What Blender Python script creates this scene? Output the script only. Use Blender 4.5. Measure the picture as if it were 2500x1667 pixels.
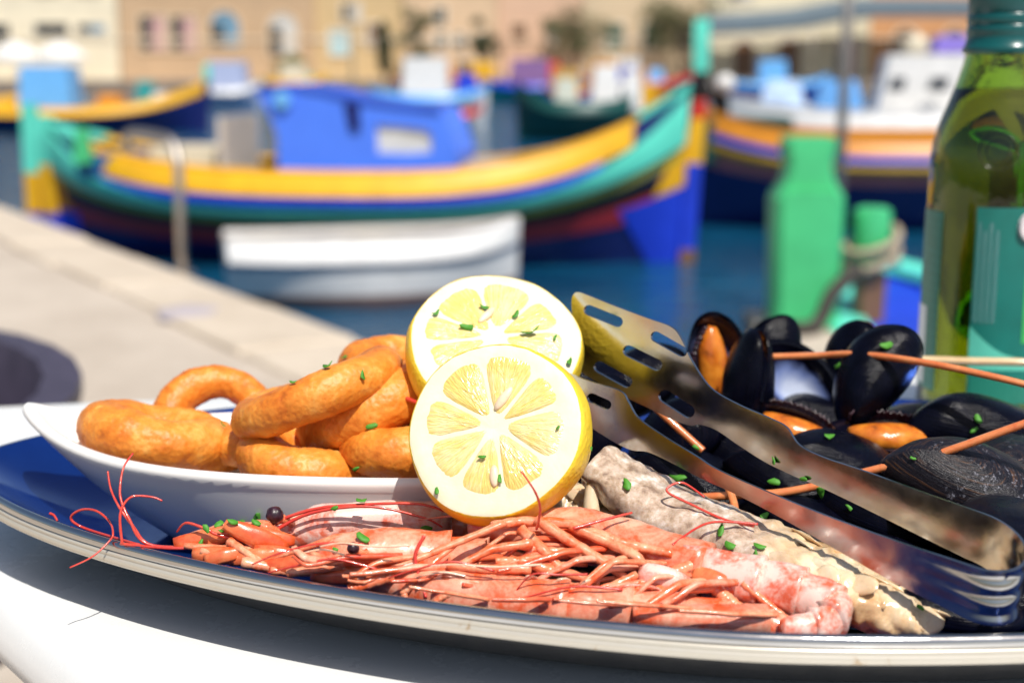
import bpy, bmesh, math, random
from mathutils import Vector, Matrix, noise as mnoise
R = math.radians
random.seed(7)
for o in list(bpy.data.objects):
    bpy.data.objects.remove(o)
SC = bpy.context.scene
COL = SC.collection

# ------------------------------------------------------------------ camera
F_PX, CX, CY = 3472.0, 1250.0, 833.5
PITCH = R(10.81)
CAM = Vector((0, 0, 0.95))
cd = bpy.data.cameras.new('camera')
cam = bpy.data.objects.new('camera', cd)
COL.objects.link(cam)
cam.location = CAM
cam.rotation_euler = (R(90) - PITCH, 0, 0)
cd.lens = 50.0
cd.sensor_width = 36.0
cd.clip_start = 0.02
cd.clip_end = 3000
cd.dof.use_dof = True
cd.dof.focus_distance = 0.515
cd.dof.aperture_fstop = 8.0
SC.camera = cam

# ------------------------------------------------------------------ world and sun
SUN_EL, SUN_AZ = R(58), R(156)      # azimuth measured clockwise from +Y: behind the camera, a little to the right
w = bpy.data.worlds.new('World')
SC.world = w
w.use_nodes = True
nt = w.node_tree
nt.nodes.clear()
sky = nt.nodes.new('ShaderNodeTexSky')
sky.sky_type = 'NISHITA'
sky.sun_disc = False
sky.sun_elevation = SUN_EL
sky.sun_rotation = SUN_AZ
sky.air_density = 1.0
sky.dust_density = 2.2
sky.ozone_density = 1.0
bg = nt.nodes.new('ShaderNodeBackground')
bg.inputs['Strength'].default_value = 0.10
wo = nt.nodes.new('ShaderNodeOutputWorld')
nt.links.new(sky.outputs[0], bg.inputs[0])
nt.links.new(bg.outputs[0], wo.inputs[0])
sd = bpy.data.lights.new('sun', 'SUN')
sd.energy = 5.0
sd.angle = R(0.53)
sd.color = (1.0, 0.955, 0.88)
sun = bpy.data.objects.new('sun', sd)
COL.objects.link(sun)
sdir = Vector((math.sin(SUN_AZ) * math.cos(SUN_EL), math.cos(SUN_AZ) * math.cos(SUN_EL), math.sin(SUN_EL)))
sun.rotation_euler = sdir.to_track_quat('Z', 'Y').to_euler()
sun.location = sdir * 30
vs = SC.view_settings
vs.view_transform = 'Standard'
vs.look = 'None'
vs.exposure = 0.0
vs.gamma = 1.0
vs.use_curve_mapping = False
SC.cycles.use_denoising = True
SC.cycles.max_bounces = 10
SC.cycles.transmission_bounces = 10
SC.cycles.transparent_max_bounces = 8
SC.cycles.caustics_reflective = False
SC.cycles.caustics_refractive = False

# ------------------------------------------------------------------ projection helpers (photo pixels -> points at a real distance)
sp_, cp_ = math.sin(PITCH), math.cos(PITCH)
def ray(px, py):
    a = (px - CX) / F_PX
    b = -(py - CY) / F_PX
    return Vector((a, cp_ + b * sp_, -sp_ + b * cp_))
def at_y(px, py, y):
    d = ray(px, py)
    return CAM + d * (y / d.y)
def at_z(px, py, z):
    d = ray(px, py)
    return CAM + d * ((z - CAM.z) / d.z)
def at_plane(px, py, n, c):
    d = ray(px, py)
    return CAM + d * ((c - n.dot(CAM)) / n.dot(d))

# ------------------------------------------------------------------ materials
def lin(r, g, b):
    f = lambda c: (c / 255 / 12.92) if c / 255 <= 0.04045 else ((c / 255 + 0.055) / 1.055) ** 2.4
    return (f(r), f(g), f(b), 1.0)
MATS = {}
def newmat(name):
    m = bpy.data.materials.new(name)
    m.use_nodes = True
    n = m.node_tree
    return m, n, n.nodes['Principled BSDF']
def node(n, typ, **kw):
    x = n.nodes.new(typ)
    for k, v in kw.items():
        if hasattr(x, k):
            setattr(x, k, v)
        else:
            x.inputs[k].default_value = v
    return x
def coord(n, kind='Object', scale=(1, 1, 1)):
    tc = n.nodes.new('ShaderNodeTexCoord')
    mp = n.nodes.new('ShaderNodeMapping')
    mp.inputs['Scale'].default_value = scale
    n.links.new(tc.outputs[kind], mp.inputs[0])
    return mp.outputs[0]
def ramp(n, fac, stops):
    r = n.nodes.new('ShaderNodeValToRGB')
    e = r.color_ramp.elements
    while len(e) < len(stops):
        e.new(0.5)
    for i, (p, c) in enumerate(stops):
        e[i].position = p
        e[i].color = c if len(c) == 4 else (*c, 1)
    n.links.new(fac, r.inputs[0])
    return r.outputs[0]
def tex_noise(n, vec, scale, detail=4, rough=0.55, dist=0.0):
    t = n.nodes.new('ShaderNodeTexNoise')
    t.inputs['Scale'].default_value = scale
    t.inputs['Detail'].default_value = detail
    t.inputs['Roughness'].default_value = rough
    t.inputs['Distortion'].default_value = dist
    if vec is not None:
        n.links.new(vec, t.inputs['Vector'])
    return t.outputs[0]
def bump(n, b, h, strength=0.3, dist=0.001):
    x = n.nodes.new('ShaderNodeBump')
    x.inputs['Strength'].default_value = strength
    x.inputs['Distance'].default_value = dist
    n.links.new(h, x.inputs['Height'])
    n.links.new(x.outputs[0], b.inputs['Normal'])
    return x
def simple(name, c, rough=0.5, metal=0.0, var=0.12, nscale=6.0, bumpd=0.0, coat=0.0, spec=0.5):
    """a base colour broken up by soft noise"""
    if name in MATS:
        return MATS[name]
    m, n, b = newmat(name)
    b.inputs['Roughness'].default_value = rough
    b.inputs['Metallic'].default_value = metal
    b.inputs['Coat Weight'].default_value = coat
    b.inputs['Specular IOR Level'].default_value = spec
    v = coord(n)
    f = tex_noise(n, v, nscale, 5, 0.6)
    lo = tuple(x * (1 - var) for x in c[:3])
    hi = tuple(min(1, x * (1 + var)) for x in c[:3])
    n.links.new(ramp(n, f, [(0.3, lo), (0.7, hi)]), b.inputs['Base Color'])
    if bumpd:
        bump(n, b, f, 0.5, bumpd)
    MATS[name] = m
    return m

def m_ceramic():
    m, n, b = newmat('white ceramic')
    b.inputs['Roughness'].default_value = 0.12
    v = coord(n)
    f = tex_noise(n, v, 14, 4)
    n.links.new(ramp(n, f, [(0.3, (0.74, 0.73, 0.70)), (0.7, (0.80, 0.79, 0.77))]), b.inputs['Base Color'])
    f2 = tex_noise(n, v, 55, 5, 0.7)
    n.links.new(ramp(n, f2, [(0.45, (0.10,) * 3), (0.75, (0.32,) * 3)]), b.inputs['Roughness'])
    b.inputs['Subsurface Weight'].default_value = 0.05
    b.inputs['Subsurface Radius'].default_value = (0.003, 0.003, 0.003)
    return m
def m_table():
    m, n, b = newmat('white table plastic')
    v = coord(n)
    f = tex_noise(n, v, 9, 6, 0.65)
    n.links.new(ramp(n, f, [(0.3, (0.75, 0.75, 0.735)), (0.72, (0.81, 0.81, 0.795))]), b.inputs['Base Color'])
    n.links.new(ramp(n, tex_noise(n, v, 35, 5, 0.7), [(0.4, (0.20,) * 3), (0.7, (0.36,) * 3)]), b.inputs['Roughness'])
    bump(n, b, tex_noise(n, v, 420, 2), 0.08, 0.0006)
    return m
def m_steel(name='brushed steel', c=(0.52, 0.505, 0.485), r0=0.13, r1=0.22):
    m, n, b = newmat(name)
    b.inputs['Metallic'].default_value = 1
    v = coord(n)
    f = tex_noise(n, v, 40, 5, 0.6)
    n.links.new(ramp(n, f, [(0.3, tuple(x * 0.9 for x in c)), (0.7, c)]), b.inputs['Base Color'])
    g = tex_noise(n, coord(n, 'Object', (1, 1, 1)), 140, 6, 0.7)
    n.links.new(ramp(n, g, [(0.35, (r0,) * 3), (0.75, (r1,) * 3)]), b.inputs['Roughness'])
    bump(n, b, tex_noise(n, v, 300, 3), 0.06, 0.0003)
    return m
def m_rim():
    """cream metal rim with rusty brown wear specks"""
    m, n, b = newmat('worn platter rim')
    v = coord(n)
    f = tex_noise(n, v, 26, 6, 0.7, 0.4)
    f2 = tex_noise(n, v, 190, 4, 0.7)
    mu = node(n, 'ShaderNodeMath', operation='MULTIPLY')
    n.links.new(f, mu.inputs[0])
    n.links.new(f2, mu.inputs[1])
    n.links.new(ramp(n, mu.outputs[0], [(0.0, (0.62, 0.58, 0.50)), (0.36, (0.60, 0.55, 0.46)), (0.43, (0.42, 0.27, 0.13)), (0.5, (0.10, 0.05, 0.03))]), b.inputs['Base Color'])
    b.inputs['Metallic'].default_value = 0.35
    b.inputs['Roughness'].default_value = 0.28
    return m
def m_sky_steel():  # steel inside of the platter, reflected sky painted in as a blue base colour
    m, n, b = newmat('painted sky blue steel')
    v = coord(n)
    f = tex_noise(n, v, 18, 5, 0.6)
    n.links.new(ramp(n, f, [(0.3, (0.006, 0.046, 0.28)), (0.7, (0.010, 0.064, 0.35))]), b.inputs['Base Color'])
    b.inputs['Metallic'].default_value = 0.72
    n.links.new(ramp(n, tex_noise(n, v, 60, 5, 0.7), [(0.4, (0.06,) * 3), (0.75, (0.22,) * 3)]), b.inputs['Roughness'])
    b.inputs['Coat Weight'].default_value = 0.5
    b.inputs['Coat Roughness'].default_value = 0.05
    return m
def m_batter():
    m, n, b = newmat('fried batter')
    v = coord(n)
    f = tex_noise(n, v, 55, 6, 0.62, 0.3)
    f2 = tex_noise(n, v, 210, 4, 0.65)
    mx = node(n, 'ShaderNodeMath', operation='MULTIPLY_ADD')
    n.links.new(f2, mx.inputs[0])
    mx.inputs[1].default_value = 0.45
    n.links.new(f, mx.inputs[2])
    n.links.new(ramp(n, mx.outputs[0], [(0.45, (0.42, 0.09, 0.008)), (0.60, (0.63, 0.18, 0.016)), (0.78, (0.73, 0.26, 0.032)), (0.96, (0.82, 0.42, 0.10))]), b.inputs['Base Color'])
    b.inputs['Roughness'].default_value = 0.46
    b.inputs['Specular IOR Level'].default_value = 0.42
    b.inputs['Subsurface Weight'].default_value = 0.18
    b.inputs['Subsurface Radius'].default_value = (0.004, 0.0015, 0.0005)
    b.inputs['Subsurface Scale'].default_value = 1.0
    vo = node(n, 'ShaderNodeTexVoronoi', feature='SMOOTH_F1')
    vo.inputs['Scale'].default_value = 460
    n.links.new(v, vo.inputs['Vector'])
    ad = node(n, 'ShaderNodeMath', operation='ADD')
    n.links.new(vo.outputs[0], ad.inputs[0])
    n.links.new(f2, ad.inputs[1])
    bump(n, b, ad.outputs[0], 0.48, 0.0009)
    return m
def m_peel():
    m, n, b = newmat('lemon peel')
    v = coord(n)
    f = tex_noise(n, v, 40, 4)
    n.links.new(ramp(n, f, [(0.3, (0.78, 0.50, 0.02)), (0.75, (0.84, 0.64, 0.045))]), b.inputs['Base Color'])
    b.inputs['Roughness'].default_value = 0.38
    b.inputs['Subsurface Weight'].default_value = 0.15
    b.inputs['Subsurface Radius'].default_value = (0.004, 0.003, 0.0005)
    vo = node(n, 'ShaderNodeTexVoronoi', feature='SMOOTH_F1')
    vo.inputs['Scale'].default_value = 620
    n.links.new(v, vo.inputs['Vector'])
    bump(n, b, vo.outputs[0], 0.4, 0.0008)
    return m
def m_pith():
    m, n, b = newmat('lemon pith')
    v = coord(n)
    n.links.new(ramp(n, tex_noise(n, v, 120, 5), [(0.3, (0.72, 0.68, 0.47)), (0.7, (0.77, 0.745, 0.58))]), b.inputs['Base Color'])
    b.inputs['Roughness'].default_value = 0.5
    b.inputs['Subsurface Weight'].default_value = 0.25
    b.inputs['Subsurface Radius'].default_value = (0.003, 0.003, 0.002)
    bump(n, b, tex_noise(n, v, 500, 3), 0.25, 0.0005)
    return m
def m_pulp():
    m, n, b = newmat('lemon pulp')
    uv = coord(n, 'UV', (26, 3.2, 1))
    f = tex_noise(n, uv, 1.0, 4, 0.6, 0.3)
    v = coord(n)
    g = tex_noise(n, v, 60, 3)
    mx = node(n, 'ShaderNodeMath', operation='MULTIPLY_ADD')
    n.links.new(f, mx.inputs[0])
    mx.inputs[1].default_value = 0.75
    n.links.new(g, mx.inputs[2])
    n.links.new(ramp(n, mx.outputs[0], [(0.5, (0.75, 0.51, 0.12)), (0.8, (0.79, 0.60, 0.19)), (1.05, (0.81, 0.69, 0.36))]), b.inputs['Base Color'])
    b.inputs['Roughness'].default_value = 0.15
    b.inputs['Specular IOR Level'].default_value = 0.55
    b.inputs['Subsurface Weight'].default_value = 0.35
    b.inputs['Subsurface Radius'].default_value = (0.005, 0.003, 0.0008)
    vo = node(n, 'ShaderNodeTexVoronoi', feature='SMOOTH_F1')
    vo.inputs['Scale'].default_value = 1.0
    n.links.new(coord(n, 'UV', (44, 13, 1)), vo.inputs['Vector'])
    ad = node(n, 'ShaderNodeMath', operation='ADD')
    n.links.new(f, ad.inputs[0])
    n.links.new(vo.outputs[0], ad.inputs[1])
    bump(n, b, ad.outputs[0], 0.4, 0.001)
    return m
def m_prawn(name, red, pale, t0, t1, sc=60):
    m, n, b = newmat(name)
    v = coord(n)
    f = tex_noise(n, v, sc, 5, 0.65, 0.6)
    sp = tex_noise(n, v, sc * 9, 3, 0.6)
    mx = node(n, 'ShaderNodeMath', operation='MULTIPLY_ADD')
    n.links.new(sp, mx.inputs[0])
    mx.inputs[1].default_value = 0.25
    n.links.new(f, mx.inputs[2])
    n.links.new(ramp(n, mx.outputs[0], [(t0, red), ((t0 + t1) / 2, tuple((a + c) / 2 for a, c in zip(red, pale))), (t1, pale)]), b.inputs['Base Color'])
    b.inputs['Roughness'].default_value = 0.30
    b.inputs['Coat Weight'].default_value = 0.6
    b.inputs['Coat Roughness'].default_value = 0.07
    b.inputs['Subsurface Weight'].default_value = 0.22
    b.inputs['Subsurface Radius'].default_value = (0.005, 0.0015, 0.001)
    bump(n, b, tex_noise(n, v, 260, 4, 0.6), 0.3, 0.0006)
    return m
def m_fish():
    """silvery brown skin at one end of the piece, cream flesh at the other"""
    m, n, b = newmat('cooked fish')
    v = coord(n)
    f = tex_noise(n, v, 42, 6, 0.62, 0.3)
    hf = tex_noise(n, v, 170, 5, 0.7)
    flesh = ramp(n, f, [(0.30, (0.34, 0.17, 0.07)), (0.42, (0.64, 0.42, 0.22)), (0.54, (0.74, 0.57, 0.37)), (0.68, (0.79, 0.67, 0.49))])
    skin = ramp(n, hf, [(0.34, (0.26, 0.18, 0.13)), (0.45, (0.46, 0.34, 0.25)), (0.56, (0.60, 0.49, 0.40)), (0.66, (0.80, 0.75, 0.70))])
    sx = node(n, 'ShaderNodeSeparateXYZ')
    n.links.new(v, sx.inputs[0])
    ma = node(n, 'ShaderNodeMath', operation='MULTIPLY_ADD')
    n.links.new(sx.outputs[0], ma.inputs[0])
    ma.inputs[1].default_value = 14.0
    n.links.new(f, ma.inputs[2])
    mk = ramp(n, ma.outputs[0], [(0.20, (0, 0, 0)), (0.50, (1, 1, 1))])
    mix = node(n, 'ShaderNodeMix', data_type='RGBA')
    n.links.new(mk, mix.inputs[0])
    n.links.new(skin, mix.inputs[6])
    n.links.new(flesh, mix.inputs[7])
    n.links.new(mix.outputs[2], b.inputs['Base Color'])
    g = tex_noise(n, v, 130, 4, 0.6)
    n.links.new(ramp(n, g, [(0.4, (0.12,) * 3), (0.62, (0.36,) * 3)]), b.inputs['Roughness'])
    b.inputs['Coat Weight'].default_value = 0.4
    b.inputs['Coat Roughness'].default_value = 0.15
    b.inputs['Subsurface Weight'].default_value = 0.2
    b.inputs['Subsurface Radius'].default_value = (0.004, 0.002, 0.001)
    vo = node(n, 'ShaderNodeTexVoronoi', feature='F1')
    vo.inputs['Scale'].default_value = 190
    n.links.new(v, vo.inputs['Vector'])
    ad = node(n, 'ShaderNodeMath', operation='ADD')
    n.links.new(vo.outputs[0], ad.inputs[0])
    n.links.new(f, ad.inputs[1])
    bump(n, b, ad.outputs[0], 0.4, 0.0010)
    return m
def m_shell_out():
    m, n, b = newmat('mussel shell outside')
    uv = coord(n, 'UV', (3, 60, 1))
    v = coord(n)
    f = tex_noise(n, uv, 1.0, 4, 0.6)
    g = tex_noise(n, v, 70, 4)
    mx = node(n, 'ShaderNodeMath', operation='MULTIPLY')
    n.links.new(f, mx.inputs[0])
    n.links.new(g, mx.inputs[1])
    n.links.new(ramp(n, mx.outputs[0], [(0.15, (0.0012, 0.0012, 0.003)), (0.36, (0.0025, 0.003, 0.010)), (0.47, (0.026, 0.013, 0.008))]), b.inputs['Base Color'])
    n.links.new(ramp(n, tex_noise(n, v, 160, 4), [(0.35, (0.12,) * 3), (0.7, (0.30,) * 3)]), b.inputs['Roughness'])
    b.inputs['Specular IOR Level'].default_value = 0.12
    sp = tex_noise(n, v, 700, 3, 0.7)
    ad = node(n, 'ShaderNodeMath', operation='MULTIPLY_ADD')
    n.links.new(sp, ad.inputs[0])
    ad.inputs[1].default_value = 0.5
    n.links.new(f, ad.inputs[2])
    bump(n, b, ad.outputs[0], 0.35, 0.0008)
    return m
def m_shell_in():
    m, n, b = newmat('mussel shell inside')
    uv = coord(n, 'UV', (2, 1, 1))
    f = tex_noise(n, coord(n), 45, 4, 0.6, 0.5)
    sx = node(n, 'ShaderNodeSeparateXYZ')
    n.links.new(uv, sx.inputs[0])
    mx = node(n, 'ShaderNodeMath', operation='MULTIPLY_ADD')
    n.links.new(f, mx.inputs[0])
    mx.inputs[1].default_value = 0.6
    n.links.new(sx.outputs[1], mx.inputs[2])
    n.links.new(ramp(n, mx.outputs[0], [(0.55, (0.50, 0.56, 0.72)), (0.85, (0.16, 0.22, 0.46)), (1.15, (0.012, 0.014, 0.05)), (1.4, (0.004, 0.004, 0.012))]), b.inputs['Base Color'])
    b.inputs['Roughness'].default_value = 0.18
    return m
def m_meat():
    m, n, b = newmat('mussel meat')
    v = coord(n)
    f = tex_noise(n, v, 75, 5, 0.6, 0.5)
    n.links.new(ramp(n, f, [(0.33, (0.05, 0.02, 0.008)), (0.42, (0.50, 0.12, 0.012)), (0.60, (0.70, 0.24, 0.025)), (0.8, (0.76, 0.36, 0.08))]), b.inputs['Base Color'])
    b.inputs['Roughness'].default_value = 0.2
    b.inputs['Subsurface Weight'].default_value = 0.25
    b.inputs['Subsurface Radius'].default_value = (0.004, 0.0015, 0.0005)
    bump(n, b, tex_noise(n, v, 320, 4), 0.4, 0.0008)
    return m
def m_glass(name, col, rough=0.0, ior=1.5):
    m, n, b = newmat(name)
    b.inputs['Base Color'].default_value = (*col, 1)
    b.inputs['Roughness'].default_value = rough
    b.inputs['Transmission Weight'].default_value = 1.0
    b.inputs['IOR'].default_value = ior
    v = coord(n)
    bump(n, b, tex_noise(n, v, 55, 3), 0.12, 0.0015)
    return m
def m_water():
    m, n, b = newmat('harbour water')
    v = coord(n, 'Object', (1, 1.0, 1))
    f = tex_noise(n, v, 0.5, 4)
    n.links.new(ramp(n, f, [(0.3, (0.003, 0.045, 0.105)), (0.7, (0.006, 0.085, 0.17))]), b.inputs['Base Color'])
    b.inputs['Roughness'].default_value = 0.06
    b.inputs['IOR'].default_value = 1.33
    w1 = tex_noise(n, coord(n, 'Object', (1.0, 1.9, 1)), 1.7, 5, 0.55, 0.5)
    bump(n, b, w1, 0.9, 0.12)
    return m
def m_stone(name, lo, hi, scale=3.0, bd=0.01):
    m, n, b = newmat(name)
    v = coord(n)
    f = tex_noise(n, v, scale, 8, 0.65)
    g = tex_noise(n, v, scale * 9, 6, 0.7)
    mx = node(n, 'ShaderNodeMath', operation='MULTIPLY_ADD')
    n.links.new(g, mx.inputs[0])
    mx.inputs[1].default_value = 0.5
    n.links.new(f, mx.inputs[2])
    n.links.new(ramp(n, mx.outputs[0], [(0.5, lo), (0.95, hi)]), b.inputs['Base Color'])
    b.inputs['Roughness'].default_value = 0.85
    bump(n, b, mx.outputs[0], 0.5, bd)
    return m
def m_leaf(name, a, c):
    m, n, b = newmat(name)
    oi = n.nodes.new('ShaderNodeObjectInfo')
    f = tex_noise(n, coord(n), 2.0, 4)
    n.links.new(ramp(n, f, [(0.3, a), (0.7, c)]), b.inputs['Base Color'])
    b.inputs['Roughness'].default_value = 0.6
    return m
def m_text(name, base, ink, sx, sy, thr):
    """label print: rows of tiny illegible letters"""
    m, n, b = newmat(name)
    uv = coord(n, 'UV', (sx, sy, 1))
    br = node(n, 'ShaderNodeTexBrick')
    br.inputs['Scale'].default_value = 1
    br.inputs['Mortar Size'].default_value = 0.16
    br.inputs['Brick Width'].default_value = 0.35
    br.inputs['Row Height'].default_value = 0.5
    br.inputs['Color1'].default_value = (1, 1, 1, 1)
    br.inputs['Color2'].default_value = (0.5, 0.5, 0.5, 1)
    br.inputs['Mortar'].default_value = (0, 0, 0, 1)
    n.links.new(uv, br.inputs['Vector'])
    f = tex_noise(n, uv, 3.1, 2)
    mu = node(n, 'ShaderNodeMath', operation='MULTIPLY')
    n.links.new(br.outputs[0], mu.inputs[0])
    n.links.new(f, mu.inputs[1])
    n.links.new(ramp(n, mu.outputs[0], [(thr - 0.02, base), (thr + 0.02, ink)]), b.inputs['Base Color'])
    b.inputs['Roughness'].default_value = 0.4
    return m

M_CER, M_TAB, M_STEEL, M_RIM, M_SKYST = m_ceramic(), m_table(), m_steel(), m_rim(), m_sky_steel()
M_BAT, M_PEEL, M_PITH, M_PULP = m_batter(), m_peel(), m_pith(), m_pulp()
M_PR_SHELL = m_prawn('prawn shell', (0.72, 0.11, 0.03), (0.82, 0.42, 0.28), 0.51, 0.77, 85)
M_PR_PALE = m_prawn('prawn pale shell', (0.68, 0.13, 0.06), (0.80, 0.57, 0.49), 0.51, 0.69, 80)
M_PR_LEG = m_prawn('prawn leg', (0.74, 0.12, 0.03), (0.83, 0.40, 0.23), 0.49, 0.78, 110)
M_PR_LEG2 = m_prawn('prawn red leg', (0.62, 0.05, 0.015), (0.74, 0.19, 0.08), 0.48, 0.80, 90)
M_PR_PLATE = m_prawn('prawn head plate', (0.66, 0.085, 0.02), (0.78, 0.25, 0.09), 0.48, 0.82, 60)
M_PR_RED = m_prawn('prawn feeler red', (0.52, 0.02, 0.015), (0.66, 0.07, 0.04), 0.4, 0.8, 60)
M_PR_MEAT = m_prawn('prawn meat', (0.74, 0.36, 0.20), (0.84, 0.66, 0.50), 0.4, 0.8, 60)
M_FEEL = m_prawn('orange feeler', (0.58, 0.12, 0.03), (0.76, 0.28, 0.10), 0.4, 0.8, 90)
M_FEELP = m_prawn('pale feeler', (0.60, 0.40, 0.20), (0.72, 0.55, 0.32), 0.4, 0.8, 90)
M_EYE = simple('prawn eye', (0.030, 0.010, 0.018), 0.3, var=0.9, nscale=420, bumpd=0.0004)
M_FISH = m_fish()
M_SH_OUT, M_SH_IN, M_MEAT = m_shell_out(), m_shell_in(), m_meat()
def m_shell_worn():
    m, n, b = newmat('mussel shell worn')
    uv = coord(n, 'UV', (5, 26, 1))
    v = coord(n)
    f = tex_noise(n, uv, 1.0, 5, 0.65)
    g = tex_noise(n, v, 520, 4, 0.75)
    h = tex_noise(n, v, 38, 3)
    base = ramp(n, f, [(0.38, (0.003, 0.003, 0.007)), (0.56, (0.012, 0.010, 0.014)), (0.66, (0.10, 0.045, 0.018))])
    spk = ramp(n, g, [(0.56, (0, 0, 0)), (0.66, (1, 1, 1))])
    msk = ramp(n, h, [(0.45, (0, 0, 0)), (0.6, (1, 1, 1))])
    mu = node(n, 'ShaderNodeMath', operation='MULTIPLY')
    n.links.new(spk, mu.inputs[0])
    n.links.new(msk, mu.inputs[1])
    mix = node(n, 'ShaderNodeMix', data_type='RGBA')
    n.links.new(mu.outputs[0], mix.inputs[0])
    n.links.new(base, mix.inputs[6])
    mix.inputs[7].default_value = (0.22, 0.22, 0.26, 1)
    n.links.new(mix.outputs[2], b.inputs['Base Color'])
    b.inputs['Roughness'].default_value = 0.28
    b.inputs['Specular IOR Level'].default_value = 0.3
    ad = node(n, 'ShaderNodeMath', operation='ADD')
    n.links.new(f, ad.inputs[0])
    n.links.new(g, ad.inputs[1])
    bump(n, b, ad.outputs[0], 0.5, 0.0009)
    return m
M_SH_WORN = m_shell_worn()
M_PARS = m_leaf('parsley', (0.03, 0.16, 0.01), (0.10, 0.36, 0.03))
M_SEED = simple('lemon seed', (0.80, 0.62, 0.44), 0.35, var=0.15, nscale=200)

# ------------------------------------------------------------------ mesh helpers
class MB:
    """collects vertices and faces, then links them as one mesh object"""
    def __init__(s):
        s.v, s.f, s.uv, s.mi = [], [], {}, []
    def add(s, vs, fs, mi=0):
        o = len(s.v)
        s.v += [Vector(x) for x in vs]
        for f in fs:
            s.f.append(tuple(i + o for i in f))
            s.mi.append(mi)
        return o
    def loft(s, rings, closed=True, cap0=True, cap1=True, mi=0):
        n = len(rings[0])
        o = len(s.v)
        for r in rings:
            s.v += [Vector(x) for x in r]
        m = n if closed else n - 1
        for i in range(len(rings) - 1):
            for j in range(m):
                a, b = o + i * n + j, o + i * n + (j + 1) % n
                s.f.append((a, b, b + n, a + n))
                s.mi.append(mi)
        if closed and cap0:
            s.f.append(tuple(o + j for j in reversed(range(n))))
            s.mi.append(mi)
        if closed and cap1:
            e = o + (len(rings) - 1) * n
            s.f.append(tuple(e + j for j in range(n)))
            s.mi.append(mi)
    def box(s, a, b, M=None):
        x0, y0, z0 = a
        x1, y1, z1 = b
        vs = [Vector(p) for p in ((x0, y0, z0), (x1, y0, z0), (x1, y1, z0), (x0, y1, z0), (x0, y0, z1), (x1, y0, z1), (x1, y1, z1), (x0, y1, z1))]
        if M:
            vs = [M @ p for p in vs]
        s.add(vs, [(0, 3, 2, 1), (4, 5, 6, 7), (0, 1, 5, 4), (1, 2, 6, 5), (2, 3, 7, 6), (3, 0, 4, 7)])
    def tube(s, pts, rad, seg=8, flat=1.0):
        pts = [Vector(p) for p in pts]
        n = len(pts)
        rs = rad if isinstance(rad, (list, tuple)) else [rad] * n
        rings = []
        up = Vector((0.13, 0.31, 0.94))
        for i, p in enumerate(pts):
            t = (pts[min(i + 1, n - 1)] - pts[max(i - 1, 0)])
            if t.length < 1e-9:
                t = Vector((1, 0, 0))
            t.normalize()
            a = up - t * up.dot(t)
            if a.length < 1e-4:
                a = Vector((1, 0, 0)) - t * t.x
            a.normalize()
            up = a
            b = t.cross(a)
            rings.append([p + a * (math.cos(2 * math.pi * k / seg) * rs[i] * flat) + b * (math.sin(2 * math.pi * k / seg) * rs[i]) for k in range(seg)])
        s.loft(rings)
    def sphere(s, c, r, nu=16, nv=10, M=None, disp=0.0, dsc=100.0):
        c = Vector(c)
        rr = Vector(r) if not isinstance(r, (int, float)) else Vector((r, r, r))
        rings = []
        for i in range(nv + 1):
            th = math.pi * (i + 0.02 if i == 0 else (i - 0.02 if i == nv else i)) / nv
            ring = []
            for j in range(nu):
                ph = 2 * math.pi * j / nu
                p = Vector((rr.x * math.sin(th) * math.cos(ph), rr.y * math.sin(th) * math.sin(ph), rr.z * math.cos(th)))
                if M:
                    p = M @ p
                q = c + p
                if disp:
                    q = q + p.normalized() * (disp * mnoise.noise(q * dsc))
                ring.append(q)
            rings.append(ring)
        rings.reverse()
        s.loft(rings)
    def build(s, name, mat, parent=None, smooth=True, origin=None, solid=0.0):
        off = Vector(origin) if origin is not None else Vector((0, 0, 0))
        if parent is not None:
            off = world_off(parent)
        me = bpy.data.meshes.new(name)
        me.from_pydata([tuple(v - off) for v in s.v], [], s.f)
        mats = mat if isinstance(mat, (list, tuple)) else [mat]
        for m in mats:
            me.materials.append(m)
        if len(mats) > 1:
            me.polygons.foreach_set('material_index', s.mi)
        if smooth:
            me.polygons.foreach_set('use_smooth', [True] * len(me.polygons))
            if isinstance(smooth, float):
                me.set_sharp_from_angle(angle=R(smooth))
        if s.uv:
            l = me.uv_layers.new(name='UVMap')
            for lp in me.loops:
                l.data[lp.index].uv = s.uv.get(lp.vertex_index, (0, 0))
        me.validate()
        ob = bpy.data.objects.new(name, me)
        COL.objects.link(ob)
        if parent is not None:
            ob.parent = parent
        else:
            ob.location = off
        if solid:
            md = ob.modifiers.new('thickness', 'SOLIDIFY')
            md.thickness = solid
            md.offset = 0
        return ob
def world_off(o):
    v = Vector((0, 0, 0))
    while o is not None:
        v += o.location
        o = o.parent
    return v
def tag(o, label, cat, group=None):
    o['label'] = label
    o['category'] = cat
    if group:
        o['group'] = group
    return o
def thing(name, label, cat, loc, group=None):
    o = bpy.data.objects.new(name, None)
    COL.objects.link(o)
    o.location = loc
    o.empty_display_size = 0.05
    return tag(o, label, cat, group)
def struct(o):
    o['kind'] = 'structure'
    return o
def catmull(P, n, closed=False):
    P = [Vector(p) for p in P]
    out = []
    k = len(P)
    if k == 2:
        return [P[0].lerp(P[1], i / (n - 1)) for i in range(n)]
    m = k if closed else k - 1
    for i in range(n):
        u = i / (n if closed else n - 1) * m
        a = min(int(u), m - 1)
        t = u - a
        g = (lambda q: P[q % k]) if closed else (lambda q: P[max(0, min(k - 1, q))])
        p0, p1, p2, p3 = g(a - 1), g(a), g(a + 1), g(a + 2)
        out.append(0.5 * ((2 * p1) + (p2 - p0) * t + (2 * p0 - 5 * p1 + 4 * p2 - p3) * t * t + (3 * p1 - p0 - 3 * p2 + p3) * t ** 3))
    return out
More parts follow.
